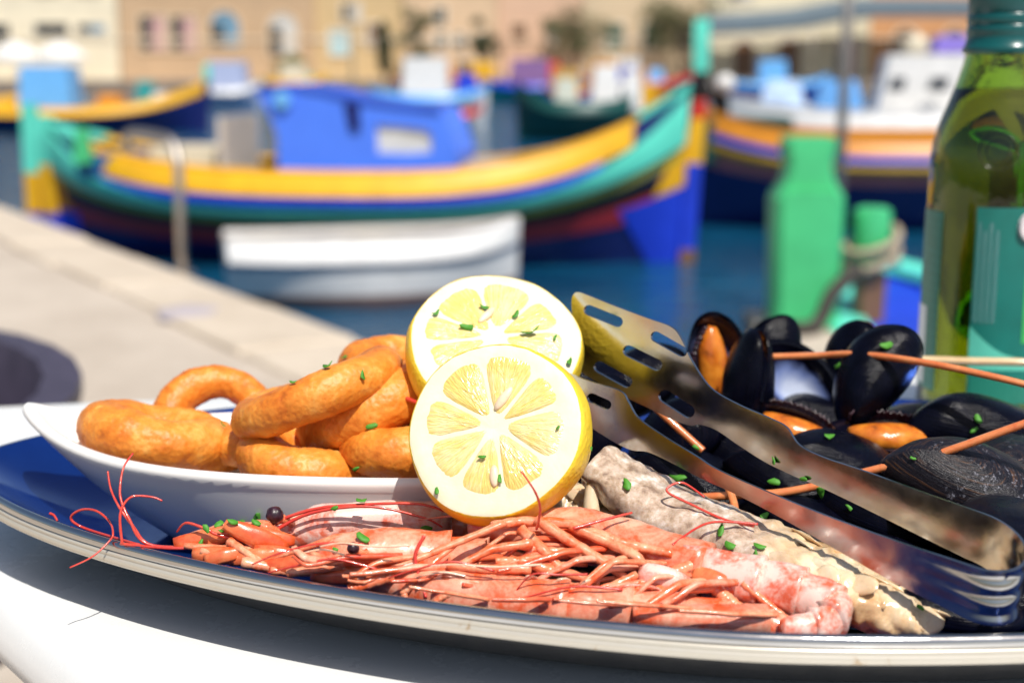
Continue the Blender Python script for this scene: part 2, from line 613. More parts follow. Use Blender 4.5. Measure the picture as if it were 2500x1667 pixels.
def interp(xs, ys, x):
    if x <= xs[0]:
        return ys[0]
    for i in range(len(xs) - 1):
        if x <= xs[i + 1]:
            t = (x - xs[i]) / (xs[i + 1] - xs[i])
            return ys[i] * (1 - t) + ys[i + 1] * t
    return ys[-1]
def frame(x, n):
    """matrix with local x along x and local z along n"""
    x = Vector(x).normalized()
    n = Vector(n)
    n = (n - x * n.dot(x)).normalized()
    y = n.cross(x)
    return Matrix((x, y, n)).transposed()
def frame_z(n, hint=(1, 0, 0)):
    """matrix with local z exactly along n"""
    n = Vector(n).normalized()
    h = Vector(hint)
    x = (h - n * h.dot(n)).normalized()
    return Matrix((x, n.cross(x), n)).transposed()
TZ = 0.75        # table top height
WZ = -0.70       # water level

# ================================================================== SETTING
M_QUAY = m_stone('quay concrete', (0.38, 0.315, 0.25), (0.56, 0.485, 0.40), 1.1, 0.01)
M_WALLQ = m_stone('quay wall stone', (0.16, 0.12, 0.09), (0.32, 0.25, 0.19), 2.5, 0.03)
M_WATER = m_water()
M_HILL = m_stone('dry hillside', (0.20, 0.16, 0.09), (0.42, 0.33, 0.21), 0.12, 0.3)

def slab(name, poly, z0, z1, mat, side=None):
    b = MB()
    n = len(poly)
    b.add([(x, y, z1) for x, y in poly], [tuple(range(n))], 0)
    o = len(b.v)
    b.add([(x, y, z) for z in (z0, z1) for x, y in poly], [(i, (i + 1) % n, n + (i + 1) % n, n + i) for i in range(n)], 1 if side else 0)
    return b.build(name, [mat, side] if side else mat, smooth=False)
# near quay: its edge runs away to the left; a short stone jetty reaches out on the right
ea, eb = at_z(880, 850, 0.0), at_z(120, 560, 0.0)
ed = (ea - eb)
e0 = eb - ed * 0.42
e1 = ea + ed * 0.28
def P2(v):
    return (v.x, v.y)
struct(slab('quay', [(-30, -12), (30, -12), (30, 2.6), (2.4, 2.75), (1.34, 3.0), (1.30, 5.62), (0.93, 5.66), (0.88, 3.2), P2(e1), P2(ea), P2(eb), P2(e0), (-9.0, e0.y + 0.4), (-30, e0.y + 1.0)], -2.5, 0.0, M_QUAY, M_WALLQ))
# pale coping stones along the quay edge
M_COPE = m_stone('coping stone', (0.46, 0.38, 0.29), (0.62, 0.53, 0.42), 2.2, 0.01)
quay = bpy.data.objects['quay']
ce0, ce1 = Vector((e0.x, e0.y, 0)), Vector((e1.x, e1.y, 0))
cdv = (ce1 - ce0).normalized()
cnv = Vector((cdv.y, -cdv.x, 0))
if cnv.x > 0:
    cnv = -cnv
cl, k_ = 0.0, 0
rc = random.Random(5)
while cl < (ce1 - ce0).length - 0.3:
    ln = rc.uniform(0.75, 1.0)
    a_ = ce0 + cdv * (cl + 0.008) - cnv * 0.025
    b = MB()
    wd, zt = 0.42 + rc.uniform(-0.02, 0.02), 0.016 + rc.uniform(0, 0.01)
    low = [a_, a_ + cdv * (ln - 0.016), a_ + cdv * (ln - 0.016) + cnv * wd, a_ + cnv * wd]
    c_ = sum((p.copy() for p in low), Vector()) / 4
    b.loft([[p + Vector((0, 0, -0.22)) for p in low] , [p + Vector((0, 0, zt - 0.012)) for p in low], [p.lerp(c_, 0.03) + Vector((0, 0, zt)) for p in low]])
    b.build('coping_stone', M_COPE, quay, smooth=False)
    cl += ln
b = MB()
b.add([(-400, -2, WZ), (400, -2, WZ), (400, 98, WZ), (-400, 98, WZ)], [(0, 1, 2, 3)])
struct(b.build('harbour_water', M_WATER, smooth=False))
FQ = 0.25   # far quay height
struct(slab('far_quay', [(-400, 97), (400, 97), (400, 118), (-400, 118)], -2.5, FQ, M_QUAY, M_WALLQ))
b = MB()
NX, NY = 60, 12
vsx = []
for j in range(NY):
    for i in range(NX):
        x = -420 + 840 * i / (NX - 1)
        u = j / (NY - 1)
        y = 116 + 260 * u
        z = FQ - 0.02 + 34 * u ** 0.7 * (0.7 + 0.5 * mnoise.noise(Vector((x * 0.012, y * 0.012, 3.3)))) * (0 if j == 0 else 1)
        vsx.append((x, y, z))
b.add(vsx, [(j * NX + i, j * NX + i + 1, (j + 1) * NX + i + 1, (j + 1) * NX + i) for j in range(NY - 1) for i in range(NX - 1)])
struct(b.build('hillside', M_HILL))

# ------------------------------------------------------------------ boats
def paint(name, c, rough=0.4, var=0.10):
    return simple('paint ' + name, c, rough, var=var, nscale=5.0, bumpd=0.002)
P_YEL = paint('yellow', (0.80, 0.42, 0.012))
P_ORA = paint('orange', (0.66, 0.25, 0.015))
P_BLU = paint('blue', (0.012, 0.045, 0.56))
P_NAVY = paint('navy', (0.006, 0.014, 0.12))
P_TURQ = paint('turquoise', (0.12, 0.70, 0.54))
P_GRN = paint('green', (0.06, 0.50, 0.19), 0.45, 0.14)
P_DGRN = paint('dark green', (0.006, 0.06, 0.05))
P_YGR = paint('yellow green', (0.34, 0.34, 0.05))
P_BLK = paint('black', (0.010, 0.007, 0.006))
P_RED = paint('red', (0.34, 0.022, 0.03))
P_BRED = paint('bright red', (0.55, 0.03, 0.02))
P_PINK = paint('dusty pink', (0.48, 0.15, 0.14))
P_WHT = paint('white', (0.78, 0.77, 0.75))
P_LBL = paint('light blue', (0.16, 0.46, 0.86))
P_CBL = paint('cabin blue', (0.075, 0.22, 0.98), 0.45, 0.05)
P_SLIT = paint('deep blue', (0.004, 0.008, 0.12))
P_GREY = paint('grey deck', (0.42, 0.38, 0.34), 0.6)
P_CREAM = paint('cream', (0.70, 0.62, 0.46))
P_BRN = paint('brown wood', (0.20, 0.10, 0.05))
P_TEAL = paint('teal', (0.02, 0.30, 0.30))
P_PURP = paint('purple', (0.09, 0.04, 0.42))

class Boat:
    def __init__(s, name, label, stern, bow, beam, free, rise_s, rise_b, group=None, transom=0.0, cat='boat', wz=WZ, keel=0.35, k0=0.55):
        s.a, s.b = Vector((stern[0], stern[1], wz)), Vector((bow[0], bow[1], wz))
        s.L = (s.b - s.a).length
        s.e = (s.b - s.a).normalized()
        s.n = Vector((-s.e.y, s.e.x, 0))
        s.B, s.free, s.rs, s.rb, s.tr, s.keel, s.k0 = beam / 2, free, rise_s, rise_b, transom, keel, k0
        s.root = thing(name, label, cat, (s.a + s.b) / 2, group)
        # which side of the boat faces the camera
        s.near = -1 if s.n.y > 0 else 1
    def sheer(s, t):
        return s.free + (s.rb * max(0, t) ** 3.2 if t > 0 else s.rs * (-t) ** 3.2)
    def half(s, t):
        if t < 0 and s.tr > 0:
            return s.B * (s.tr + (1 - s.tr) * (1 - (-t) ** 2.2))
        return s.B * max(0.0, 1 - abs(t) ** 2.3) ** 0.85
    def pt(s, t, v, side, off=0.0):
        sh = s.sheer(t)
        z = -s.keel + (sh + s.keel) * v
        k = s.k0 + 0.65 * abs(t) ** 2
        f = (v / 0.8) ** k if v < 0.8 else 1 - 0.10 * ((v - 0.8) / 0.2) ** 1.5
        hw = s.half(t) * f + off
        # the ends rake outwards towards the top
        x = t * s.L / 2 * (1 + 0.035 * (v - 0.35) * abs(t) ** 6)
        return (s.a + s.b) / 2 + s.e * x + s.n * (hw * side) + Vector((0, 0, z))
    def ts(s, t0=-1.0, t1=1.0, n=41):
        return [t0 + (t1 - t0) * i / (n - 1) for i in range(n)]
    def hull(s, mat, name='hull'):
        b = MB()
        T = s.ts()
        for sd in (-1, 1):
            rows = [[s.pt(t, v / 10, sd) for v in range(11)] for t in T]
            b.loft(rows if sd * 1 > 0 else [list(reversed(r)) for r in rows], closed=False)
        if s.tr > 0:
            l = [s.pt(-1, v / 10, -1) for v in range(11)]
            r = [s.pt(-1, v / 10, 1) for v in range(11)]
            b.loft([l, r], closed=False)
        return b.build(name, mat, s.root)
    def band(s, name, mat, v0, v1, off=0.012, t0=-0.995, t1=0.995, parent=None, both=True):
        """a painted strake, a little proud of the hull; v0 and v1 may change along the boat"""
        b = MB()
        g = lambda q, t: q(t) if callable(q) else q
        for sd in ((-1, 1) if both else (s.near,)):
            rows = [[s.pt(t, g(v0, t), sd, 0.0), s.pt(t, g(v0, t), sd, off), s.pt(t, (g(v0, t) + g(v1, t)) / 2, sd, off * 1.2), s.pt(t, g(v1, t), sd, off), s.pt(t, g(v1, t), sd, 0.0)] for t in s.ts(t0, t1)]
            b.loft(rows if sd > 0 else [list(reversed(r)) for r in rows], closed=False)
        return b.build(name, mat, parent or s.root, smooth=40.0)
    def deck(s, mat, drop=0.14, t0=-0.97, t1=0.97, name='deck'):
        b = MB()
        rows = []
        for t in s.ts(t0, t1, 31):
            l, r = s.pt(t, 1, -1, -0.02), s.pt(t, 1, 1, -0.02)
            l.z -= drop
            r.z -= drop
            rows.append([l, l.lerp(r, 0.5) + Vector((0, 0, 0.04)), r])
        b.loft(rows, closed=False)
        return b.build(name, mat, s.root)
    def rail(s, mat, w=0.07, h=0.035, name='gunwale', t0=-0.985, t1=0.985):
        b = MB()
        for sd in (-1, 1):
            rows = []
            for t in s.ts(t0, t1):
                p = s.pt(t, 1, sd)
                k = s.n * sd
                rows.append([p + k * 0.02 - Vector((0, 0, 0.01)), p + k * 0.02 + Vector((0, 0, h)), p - k * w + Vector((0, 0, h)), p - k * w - Vector((0, 0, 0.01))])
            b.loft(rows)
        return b.build(name, mat, s.root, smooth=30.0)
    def post(s, end, segs, w=0.07, name='stem_post', depth=0.12, lean=0.0):
        """a stem or stern post in painted lengths: segs = [(z0, z1, material)] above the water"""
        t = end
        for i, (z0, z1, m) in enumerate(segs):
            b = MB()
            rows = []
            for k in range(4):
                z = z0 + (z1 - z0) * k / 3
                v = min(1.0, (z + s.keel) / (s.sheer(t) + s.keel))
                p = s.pt(t, v, 1)
                p = (s.a + s.b) / 2 + s.e * ((p - (s.a + s.b) / 2).dot(s.e) + t * lean * max(0, z - s.sheer(t)))
                p.z = s.a.z + z
                ww = w * (1.0 if i < len(segs) - 1 else (1.0 + 0.15 * math.sin(k)))
                q = s.e * t
                rows.append([p - s.n * ww - q * 0.03, p + s.n * ww - q * 0.03, p + s.n * ww * 0.75 + q * depth, p - s.n * ww * 0.75 + q * depth])
            b.loft(rows)
            b.build(name, m, s.root, smooth=False)
    def local(s, u, side, z):
        """a point: u metres along from the middle, side metres to the left of the bow, z above water"""
        return (s.a + s.b) / 2 + s.e * u + s.n * side + Vector((0, 0, z))
    def lbox(s, name, mat, u0, u1, s0, s1, z0, z1, parent=None, taper=0.0):
        b = MB()
        lo = [s.local(u0, s0, z0), s.local(u1, s0, z0), s.local(u1, s1, z0), s.local(u0, s1, z0)]
        c = sum((p.copy() for p in lo), Vector()) / 4
        hi = [p.lerp(Vector((c.x, c.y, p.z)), taper) + Vector((0, 0, z1 - z0)) for p in lo]
        b.loft([lo, hi])
        return b.build(name, mat, parent or s.root, smooth=False)

# ---- the big striped boat in the middle distance
LZ = Boat('fishing_boat', 'large wooden fishing boat with yellow, turquoise and red stripes and a bright blue cabin', P2(at_y(150, 600, 13.1)), P2(at_z(1672, 640, WZ)), 2.15, 0.80, 0.34, 0.74)
LZ.hull(P_NAVY)
LZ.band('strake', P_RED, 0.46, 0.575, 0.012)
LZ.band('strake', P_BLK, 0.575, 0.64, 0.016)
LZ.band('strake', P_YGR, lambda t: 0.64 + 0.06 * abs(t) ** 5, lambda t: 0.69 + 0.05 * abs(t) ** 5, 0.028, -0.97, 0.97)
LZ.band('rubbing_strake', P_TURQ, lambda t: 0.69 + 0.06 * abs(t) ** 4, lambda t: 0.745 + 0.25 * abs(t) ** 4.2, 0.06, -0.985, 0.985)
LZ.band('strake', P_BLU, lambda t: 0.76 + 0.13 * abs(t) ** 5, lambda t: 0.835 + 0.10 * abs(t) ** 5, 0.03, -0.78, 0.76)
LZ.band('washboard', P_YEL, lambda t: 0.85 + 0.06 * abs(t) ** 6, 1.0, 0.035, -0.86, 0.84)
LZ.rail(P_YEL, 0.16, 0.03, t0=-0.86, t1=0.85)
LZ.rail(P_TURQ, 0.10, 0.05, t0=0.85, t1=0.985, name='bow_rail')
LZ.rail(P_TURQ, 0.10, 0.05, t0=-0.985, t1=-0.86, name='stern_rail')
LZ.deck(P_GREY, 0.16)
LZ.band('bow_panel', P_YEL, 0.55, lambda t: 0.55 + 0.25 * min(1, max(0, (t - 0.90) / 0.07)), 0.02, 0.90, 0.998)
LZ.band('bow_panel', P_BLU, lambda t: 0.545 - 0.46 * min(1, max(0, (t - 0.80) / 0.12)), 0.545, 0.02, 0.80, 0.998)
LZ.band('stern_panel', P_ORA, 0.52, lambda t: 0.52 + 0.25 * min(1, max(0, (-t - 0.93) / 0.05)), 0.02, -0.998, -0.93)
LZ.band('stern_panel', P_BLU, 0.10, 0.515, 0.02, -0.998, -0.90)
LZ.post(1.0, [(-0.3, 0.12, P_BRN), (0.12, 0.86, P_BLU), (0.86, 1.24, P_YEL), (1.24, 1.40, P_BRED), (1.40, 1.63, P_BLK), (1.63, 2.07, P_TURQ)], 0.075, depth=0.10)
LZ.post(-1.0, [(-0.3, 0.35, P_BLU), (0.35, 0.80, P_YEL), (0.80, 1.24, P_TURQ)], 0.07, 'stern_post', depth=0.10)
# rudder hung behind the stern post
for nm, m, z0, z1 in (('rudder', P_BLU, 0.02, 0.36), ('rudder', P_YEL, 0.36, 0.72), ('rudder', P_TURQ, 0.72, 1.34)):
    h = LZ.L / 2
    LZ.lbox(nm, m, -h - 0.30, -h - 0.16, -0.05, 0.05, z0, z1, taper=0.08)
# cabin: one shell with a window opening that looks right through
def cab_pt(px, py, side):
    p = at_y(px, py, 12.35)
    mid = (LZ.a + LZ.b) / 2
    u = (p - mid).dot(LZ.e) / 1.0
    return LZ.local(u, side, p.z - WZ)
out = [(680, 424), (676, 330), (655, 275), (618, 216), (700, 205), (790, 218), (860, 236), (960, 250), (1085, 264), (1110, 320), (1128, 372), (1122, 412)]
win = [(928, 372), (926, 304), (990, 308), (1052, 316), (1064, 330), (1064, 370), (1000, 374)]
NS = LZ.near
def fill_with_hole(outer, hole, fn):
    """triangulated sheet with an opening"""
    bm = bmesh.new()
    def loop(pts):
        vs = [bm.verts.new(fn(*p)) for p in pts]
        return [bm.edges.new((vs[i], vs[(i + 1) % len(vs)])) for i in range(len(vs))]
    es = loop(outer)
    for h in hole:
        es += loop(h)
    bmesh.ops.triangle_fill(bm, use_beauty=True, edges=es)
    bm.verts.index_update()
    vs = [v.co.copy() for v in bm.verts]
    fs = [tuple(v.index for v in f.verts) for f in bm.faces]
    bm.free()
    return vs, fs
b = MB()
win_far = [(995 + (x - 995) * 1.45, 335 + (y - 335) * 1.5) for x, y in win]
for sd in (0.46 * NS, 0.42 * NS, -0.46 * NS, -0.42 * NS):
    b.add(*fill_with_hole(out, [win if sd * NS > 0 else win_far], lambda x, y, sd=sd: cab_pt(x, y, sd)))
for L_, sa, sb in ((win, 0.46 * NS, 0.42 * NS), (win_far, -0.46 * NS, -0.42 * NS)):
    if True:
        b.loft([[cab_pt(x, y, sa) for x, y in L_], [cab_pt(x, y, sb) for x, y in L_]], cap0=False, cap1=False)
cabin = b.build('cabin', P_CBL, LZ.root, smooth=False)
b = MB()
b.add([cab_pt(x, y, 0.428 * NS) for x, y in win], [tuple(range(len(win)))])
b.build('window_pane', simple('pale acrylic', (0.62, 0.64, 0.63), 0.2), cabin, smooth=False, solid=0.006)
b = MB()
top = [out[i] for i in (3, 4, 5, 6, 7, 8, 9, 10, 11)]
b.loft([[cab_pt(x, y, 0.48), cab_pt(x, y, -0.48), cab_pt(x, y + 8, -0.48), cab_pt(x, y + 8, 0.48)] for x, y in out[3:9]])
b.build('cabin_roof', paint('roof blue', (0.03, 0.10, 0.62)), cabin, smooth=False)
b = MB()
b.loft([[cab_pt(x, y, 0.46), cab_pt(x, y, -0.46)] for x, y in [out[11], out[10], out[9], out[8]]], closed=False)
b.build('windscreen', P_CBL, cabin, smooth=False)
b = MB()
b.add([cab_pt(848, 248, NS * 0.475), cab_pt(884, 256, NS * 0.475), cab_pt(888, 318, NS * 0.475), cab_pt(862, 318, NS * 0.475)], [(0, 1, 2, 3)])
b.build('vent_slot', P_SLIT, cabin, smooth=False, solid=0.02)
b = MB()
c0 = cab_pt(692, 243, NS * 0.475)
b.loft([[c0 + LZ.e * (0.075 * math.cos(k * math.pi / 8)) + Vector((0, 0, 0.075 * math.sin(k * math.pi / 8))) + LZ.n * (NS * q) for k in range(16)] for q in (0, 0.03)])
b.build('round_plaque', P_LBL, cabin, smooth=False)
# deck clutter of the big boat
LZ.lbox('hatch', P_GREY, 0.95, 1.7, -0.35, 0.35, 0.70, 0.86)
LZ.lbox('engine_box', P_CREAM, -1.85, -1.25, -0.3, 0.3, 0.66, 0.98)
LZ.lbox('bench', paint('bench blue', (0.02, 0.12, 0.36)), -2.4, -2.0, -0.6, 0.6, 0.75, 0.93)
LZ.lbox('cleat', P_GRN, -2.35, -2.22, NS * 0.62, NS * 0.78, 0.86, 1.16, taper=0.45)
LZ.lbox('partition', paint('pale panel', (0.60, 0.54, 0.48)), -1.15, -1.1, -0.5, 0.5, 0.66, 1.25)

# ---- white dinghy in front of it
DG = Boat('dinghy', 'small white rowing dinghy floating in front of the striped boat', P2(at_z(560, 742, WZ)), P2(at_z(1262, 715, WZ)), 1.0, 0.46, 0.02, 0.10, transom=0.72, keel=0.2, k0=0.16)
DG.hull(P_WHT)
DG.band('rub_rail', P_WHT, 0.80, 1.0, 0.03, -0.999, 0.985)
DG.band('stripe', paint('slate blue', (0.10, 0.16, 0.28)), 0.74, 0.80, 0.012, -0.999, 0.985)
DG.band('waterline_band', paint('antifouling', (0.16, 0.10, 0.09)), 0.30, 0.44, 0.008, -0.999, 0.985)
DG.rail(P_WHT, 0.06, 0.02)
DG.deck(P_GREY, 0.2)
DG.lbox('thwart', P_CREAM, -0.1, 0.12, -0.42, 0.42, 0.26, 0.29)
DG.lbox('thwart', P_CREAM, -0.85, -0.62, -0.34, 0.34, 0.26, 0.29)

# ---- striped boat behind, on the right
L2 = Boat('fishing_boat', 'orange and blue striped wooden boat moored behind the green posts', P2(at_y(2790, 560, 15.2)), P2(at_y(1600, 560, 15.6)), 2.0, 0.90, 0.4, 0.55)
L2.hull(P_NAVY)
L2.band('strake', P_PINK, 0.66, 0.755, 0.012)
L2.band('strake', paint('mustard', (0.40, 0.25, 0.02)), 0.765, 0.835, 0.02)
L2.band('strake', P_BLU, 0.855, 0.915, 0.014)
L2.band('washboard', P_ORA, 0.915, 1.0, 0.03)
L2.rail(P_ORA, 0.12, 0.09)
L2.deck(P_GREY, 0.2)
L2.post(1.0, [(-0.3, 0.9, P_BLU), (0.9, 1.5, P_YEL)], 0.07)
L2.post(-1.0, [(-0.3, 0.9, P_BLU), (0.9, 1.4, P_TURQ)], 0.07, 'stern_post')
L2.lbox('net_locker', P_DGRN, 1.2, 2.2, -0.5, 0.5, 0.7, 1.15)
# its dark winch with a pale drum
b = MB()
cw = at_y(1768, 205, 15.4)
b.loft([[cw + Vector((0.1 * math.cos(k * math.pi / 8), q, 0.1 * math.sin(k * math.pi / 8))) for k in range(16)] for q in (-0.12, 0.0)])
b.build('winch_drum', P_WHT, L2.root)
b = MB()
b.tube([at_y(1715, 180, 15.45), at_y(1750, 250, 15.45), at_y(1800, 350, 15.45)], 0.06, 8)
b.tube([cw, at_y(1770, 350, 15.45)], 0.05, 8)
b.build('winch_frame', P_BLK, L2.root)

# ---- white motor boat beyond
WB = Boat('motor_boat', 'white motor boat with dark cabin windows behind the oil bottle', P2(at_y(2780, 420, 20.5)), P2(at_y(1735, 420, 21.5)), 2.3, 1.05, 0.0, 0.25, transom=0.8)
WB.hull(P_WHT)
WB.rail(P_WHT, 0.1, 0.04)
WB.deck(P_WHT, 0.08)
WB.band('stripe', P_BLU, 0.62, 0.67, 0.01)
WB.lbox('cabin', P_WHT, -2.3, 0.72, -0.75, 0.75, 0.98, 1.86, taper=0.10)
cabw = [o for o in WB.root.children if o.name.startswith('cabin')][0]
for x0, x1 in ((2165, 2212), (2262, 2318)):
    b = MB()
    pts = [at_y(x0, 222, 20.05), at_y(x1 - 8, 222, 20.05), at_y(x1, 190, 20.05), at_y(x0 + 14, 190, 20.05)]
    k = []
    for p in pts:
        k.append(p)
    b.add(k, [(0, 1, 2, 3)])
    b.build('window', simple('dark window', (0.02, 0.03, 0.05), 0.1), cabw, smooth=False, solid=0.06)
WB.lbox('blue_cover', paint('tarp blue', (0.08, 0.28, 0.62), 0.7, 0.3), 0.85, 1.6, -0.6, 0.6, 1.0, 1.5, taper=0.35)
WB.lbox('blue_cover', paint('tarp pale', (0.42, 0.56, 0.80), 0.7, 0.3), 1.65, 2.4, -0.5, 0.5, 0.98, 1.5, taper=0.4)
b = MB()
b.sphere(at_y(2235, 112, 20.6), (0.19, 0.17, 0.15))
b.build('life_raft', P_CREAM, WB.root)
WB.lbox('purple_cover', P_PURP, -0.6, -0.05, -0.5, 0.5, 1.88, 2.12, taper=0.2)

# ---- boat bow beyond the plate on the right, close to the jetty
L3 = Boat('rowing_boat', 'blue decked boat with turquoise and orange gunwale beside the jetty', (2.15, 3.15), (1.62, 6.2), 1.45, 0.68, 0.1, 0.14)
L3.hull(P_NAVY)
L3.band('strake', P_ORA, 0.88, 0.985, 0.05)
L3.band('strake', P_BRN, 0.70, 0.88, 0.02)
L3.rail(P_TURQ, 0.13, 0.03)
L3.deck(P_BLU, 0.06)

# ---- boats farther out
def small_boat(label, px0, px1, pyw, beam, free, hull, top, cab=None, name='fishing_boat', rb=0.5, rs=0.3, stuff=(), post=None, deckm=None):
    y = None
    d0, d1 = at_z(px0, pyw, WZ), at_z(px1, pyw, WZ)
    o = Boat(name, label, P2(d0), P2(d1), beam, free, rs, rb, 'boats moored across the harbour')
    o.hull(hull)
    o.band('washboard', top, 0.82, 1.0, 0.03)
    o.rail(top, 0.10, 0.05)
    o.deck(deckm or P_GREY, 0.15)
    if post:
        o.post(1.0, [(-0.3, free + rb, hull), (free + rb, free + rb + 0.45, post)], 0.08)
    if cab:
        u0, u1, z1, m = cab
        o.lbox('cabin', m, u0, u1, -beam * 0.27, beam * 0.27, free - 0.15, z1, taper=0.12)
    for nm, m, u0, u1, z1 in stuff:
        o.lbox(nm, m, u0, u1, -beam * 0.2, beam * 0.2, free - 0.15, z1, taper=0.25)
    return o
small_boat('dark hulled boat with yellow upswept bow moored on the left', -190, 500, 322, 2.2, 0.62, P_NAVY, P_YEL, (-1.0, 0.45, 1.75, P_LBL), rb=0.72, stuff=[('tarpaulin', P_ORA, 1.0, 1.7, 1.0), ('net_heap', P_TEAL, 2.1, 2.5, 1.35), ('fish_box', P_WHT, 2.5, 2.9, 1.05)], post=P_TURQ, deckm=P_ORA)
small_boat('navy boat with dark wheelhouse at the left edge', -560, 100, 308, 2.3, 0.7, P_BRN, P_YEL, (-0.2, 2.4, 2.25, P_NAVY), rb=0.3)
small_boat('dark green boat heaped with white sacks behind the striped boat', 1560, 1262, 340, 2.0, 0.85, P_DGRN, paint('pine', (0.01, 0.08, 0.07)), None, rb=0.55, stuff=[('sack', P_WHT, -1.0, -0.3, 1.75), ('sack', paint('pale sack', (0.55, 0.58, 0.50)), 0.0, 0.6, 1.45), ('sack', P_WHT, -1.5, -1.05, 1.6), ('crate', P_DGRN, -1.75, -1.5, 1.3)])
small_boat('blue and white boat seen past the cabin roof', 905, 1190, 278, 2.2, 0.7, P_WHT, P_LBL, (-1.0, 0.8, 2.1, P_WHT), rb=0.4, stuff=[('cover', P_BLU, 1.0, 1.9, 1.5)])
small_boat('small blue boat with a light hull behind the striped boat', 1080, 1180, 316, 1.6, 0.5, P_WHT, P_BRED, None, rb=0.25)
small_boat('teal boat with purple cover in the far middle', 1180, 1420, 250, 2.4, 0.9, P_TEAL, P_BLU, (-1.2, 0.9, 2.2, paint('mauve', (0.25, 0.13, 0.30))), rb=0.6)
small_boat('far blue boat with ochre wheelhouse', 1440, 1330, 262, 2.0, 0.7, P_BLU, P_ORA, (-0.6, 0.7, 1.7, paint('ochre', (0.55, 0.33, 0.08))), rb=0.4)
small_boat('far navy boat with white wheelhouse and red trim', 1420, 1690, 238, 2.4, 0.9, P_NAVY, P_BRED, (-1.4, 0.2, 2.3, P_WHT), rb=0.6, stuff=[('cover', P_LBL, 0.6, 1.6, 1.7)])
small_boat('far white boat with red cabin top', 960, 1120, 240, 2.2, 0.8, P_WHT, P_RED, (-1.0, 0.8, 2.0, paint('terracotta', (0.48, 0.16, 0.12))), rb=0.4)
small_boat('far pale blue boat left of the cabin', 480, 640, 262, 2.2, 0.8, paint('powder blue', (0.34, 0.42, 0.62)), P_WHT, (-0.9, 0.9, 2.0, paint('haze blue', (0.40, 0.46, 0.66))), rb=0.4)
small_boat('far yellow and green boat behind the cabin', 640, 800, 236, 2.4, 0.9, P_YGR, P_YEL, (-0.8, 0.8, 2.0, P_CREAM), rb=0.5)
small_boat('far blue boat under the grey awning', 1760, 2020, 244, 2.4, 0.9, P_BLU, P_LBL, (-1.0, 0.6, 2.2, P_LBL), rb=0.5)

rb_ = random.Random(12)
hulls = [('white', P_WHT), ('navy', P_NAVY), ('blue', P_BLU), ('teal', P_TEAL), ('red', P_RED), ('light blue', P_LBL), ('green', P_DGRN), ('cream', P_CREAM)]
tops = [('yellow', P_YEL), ('red', P_BRED), ('white', P_WHT), ('blue', P_BLU), ('turquoise', P_TURQ), ('orange', P_ORA)]
for i, (x, yy) in enumerate(((1130, 226), (1235, 222), (1340, 230), (1470, 222), (1560, 232), (1660, 224), (520, 224), (600, 218), (900, 222), (1010, 228), (1800, 226), (2140, 224), (1085, 238), (1290, 240), (1520, 243), (1600, 216), (1400, 214), (700, 228), (1180, 246), (1470, 252))):
    hn, hm = hulls[(i * 3) % 8]
    tn, tm = tops[(i * 5 + 1 + i // 8) % 6]
    cn, cm = tops[(i * 5 + 3 + i // 6) % 6]
    where = ('left of the cabin' if x < 620 else 'behind the blue cabin' if x < 1120 else 'in the far middle' if x < 1700 else 'on the far right')
    fb = small_boat('far %s boat with %s gunwale and %s cabin, %s' % (hn, tn, cn, where), x - 48, x + 52 * rb_.choice((1, 1.2)), yy, 2.2, 0.8, hm, tm, (-0.8, 0.6, rb_.uniform(1.7, 2.4), cm), rb=rb_.uniform(0.4, 0.8))
    b = MB()
    b.tube([fb.local(0.9, 0, 0.6), fb.local(0.95, 0, rb_.uniform(3.0, 4.6))], [0.06, 0.04], 6)
    b.build('mast', P_BRN, fb.root)

# ------------------------------------------------------------------ posts, rails and quay things
M_GALV = m_steel('galvanised tube', (0.50, 0.45, 0.40), 0.4, 0.6)
M_ROPE = simple('weathered rope', (0.40, 0.32, 0.22), 0.9, var=0.3, nscale=60, bumpd=0.004)
M_DROPE = simple('dark tarred rope', (0.05, 0.042, 0.035), 0.9, var=0.4, nscale=60, bumpd=0.004)
def rect_post(root, name, mat, base, prof, dep=0.10):
    """a sawn post: prof = [(half width, height)]; chamfered corners"""
    b = MB()
    rings = []
    for wd, z in prof:
        ring = []
        c = min(wd, dep) * 0.22
        for x, y in ((-wd + c, -dep), (wd - c, -dep), (wd, -dep + c), (wd, dep - c), (wd - c, dep), (-wd + c, dep), (-wd, dep - c), (-wd, -dep + c)):
            ring.append(Vector(base) + Vector((x, y, z)))
        rings.append(ring)
    b.loft(rings)
    return b.build(name, mat, root, smooth=False)
gb = at_z(1955, 790, 0.0)
g1 = thing('mooring_post', 'tall bright green mooring post with a narrower head on the stone jetty', 'post', gb, 'green mooring posts')
S5 = gb.y / F_PX
rect_post(g1, 'shaft', P_GRN, gb, [(0.120, 0.0), (0.122, 0.12), (0.128, 0.48), (0.112, 0.512)], 0.11)
rect_post(g1, 'neck', P_GRN, gb, [(0.112, 0.512), (0.090, 0.55), (0.082, 0.60), (0.092, 0.655), (0.094, 0.69), (0.086, 0.705)], 0.085)
gb2 = at_z(2118, 782, 0.0)
g2 = thing('mooring_post', 'shorter green mooring post with a rope looped round it', 'post', gb2, 'green mooring posts')
rect_post(g2, 'shaft', P_BRN, gb2, [(0.05, 0.0), (0.055, 0.19)], 0.06)
b = MB()
rg = []
for k in range(9):
    u = k / 8
    rg.append([gb2 + Vector((0.072 * (math.sin(u * math.pi / 2) ** 0.6 if u < 0.99 else 1) * math.cos(q * math.pi / 8) + 0.001, 0.06 * (math.sin(u * math.pi / 2) ** 0.6) * math.sin(q * math.pi / 8), 0.19 + 0.07 * u)) for q in range(16)])
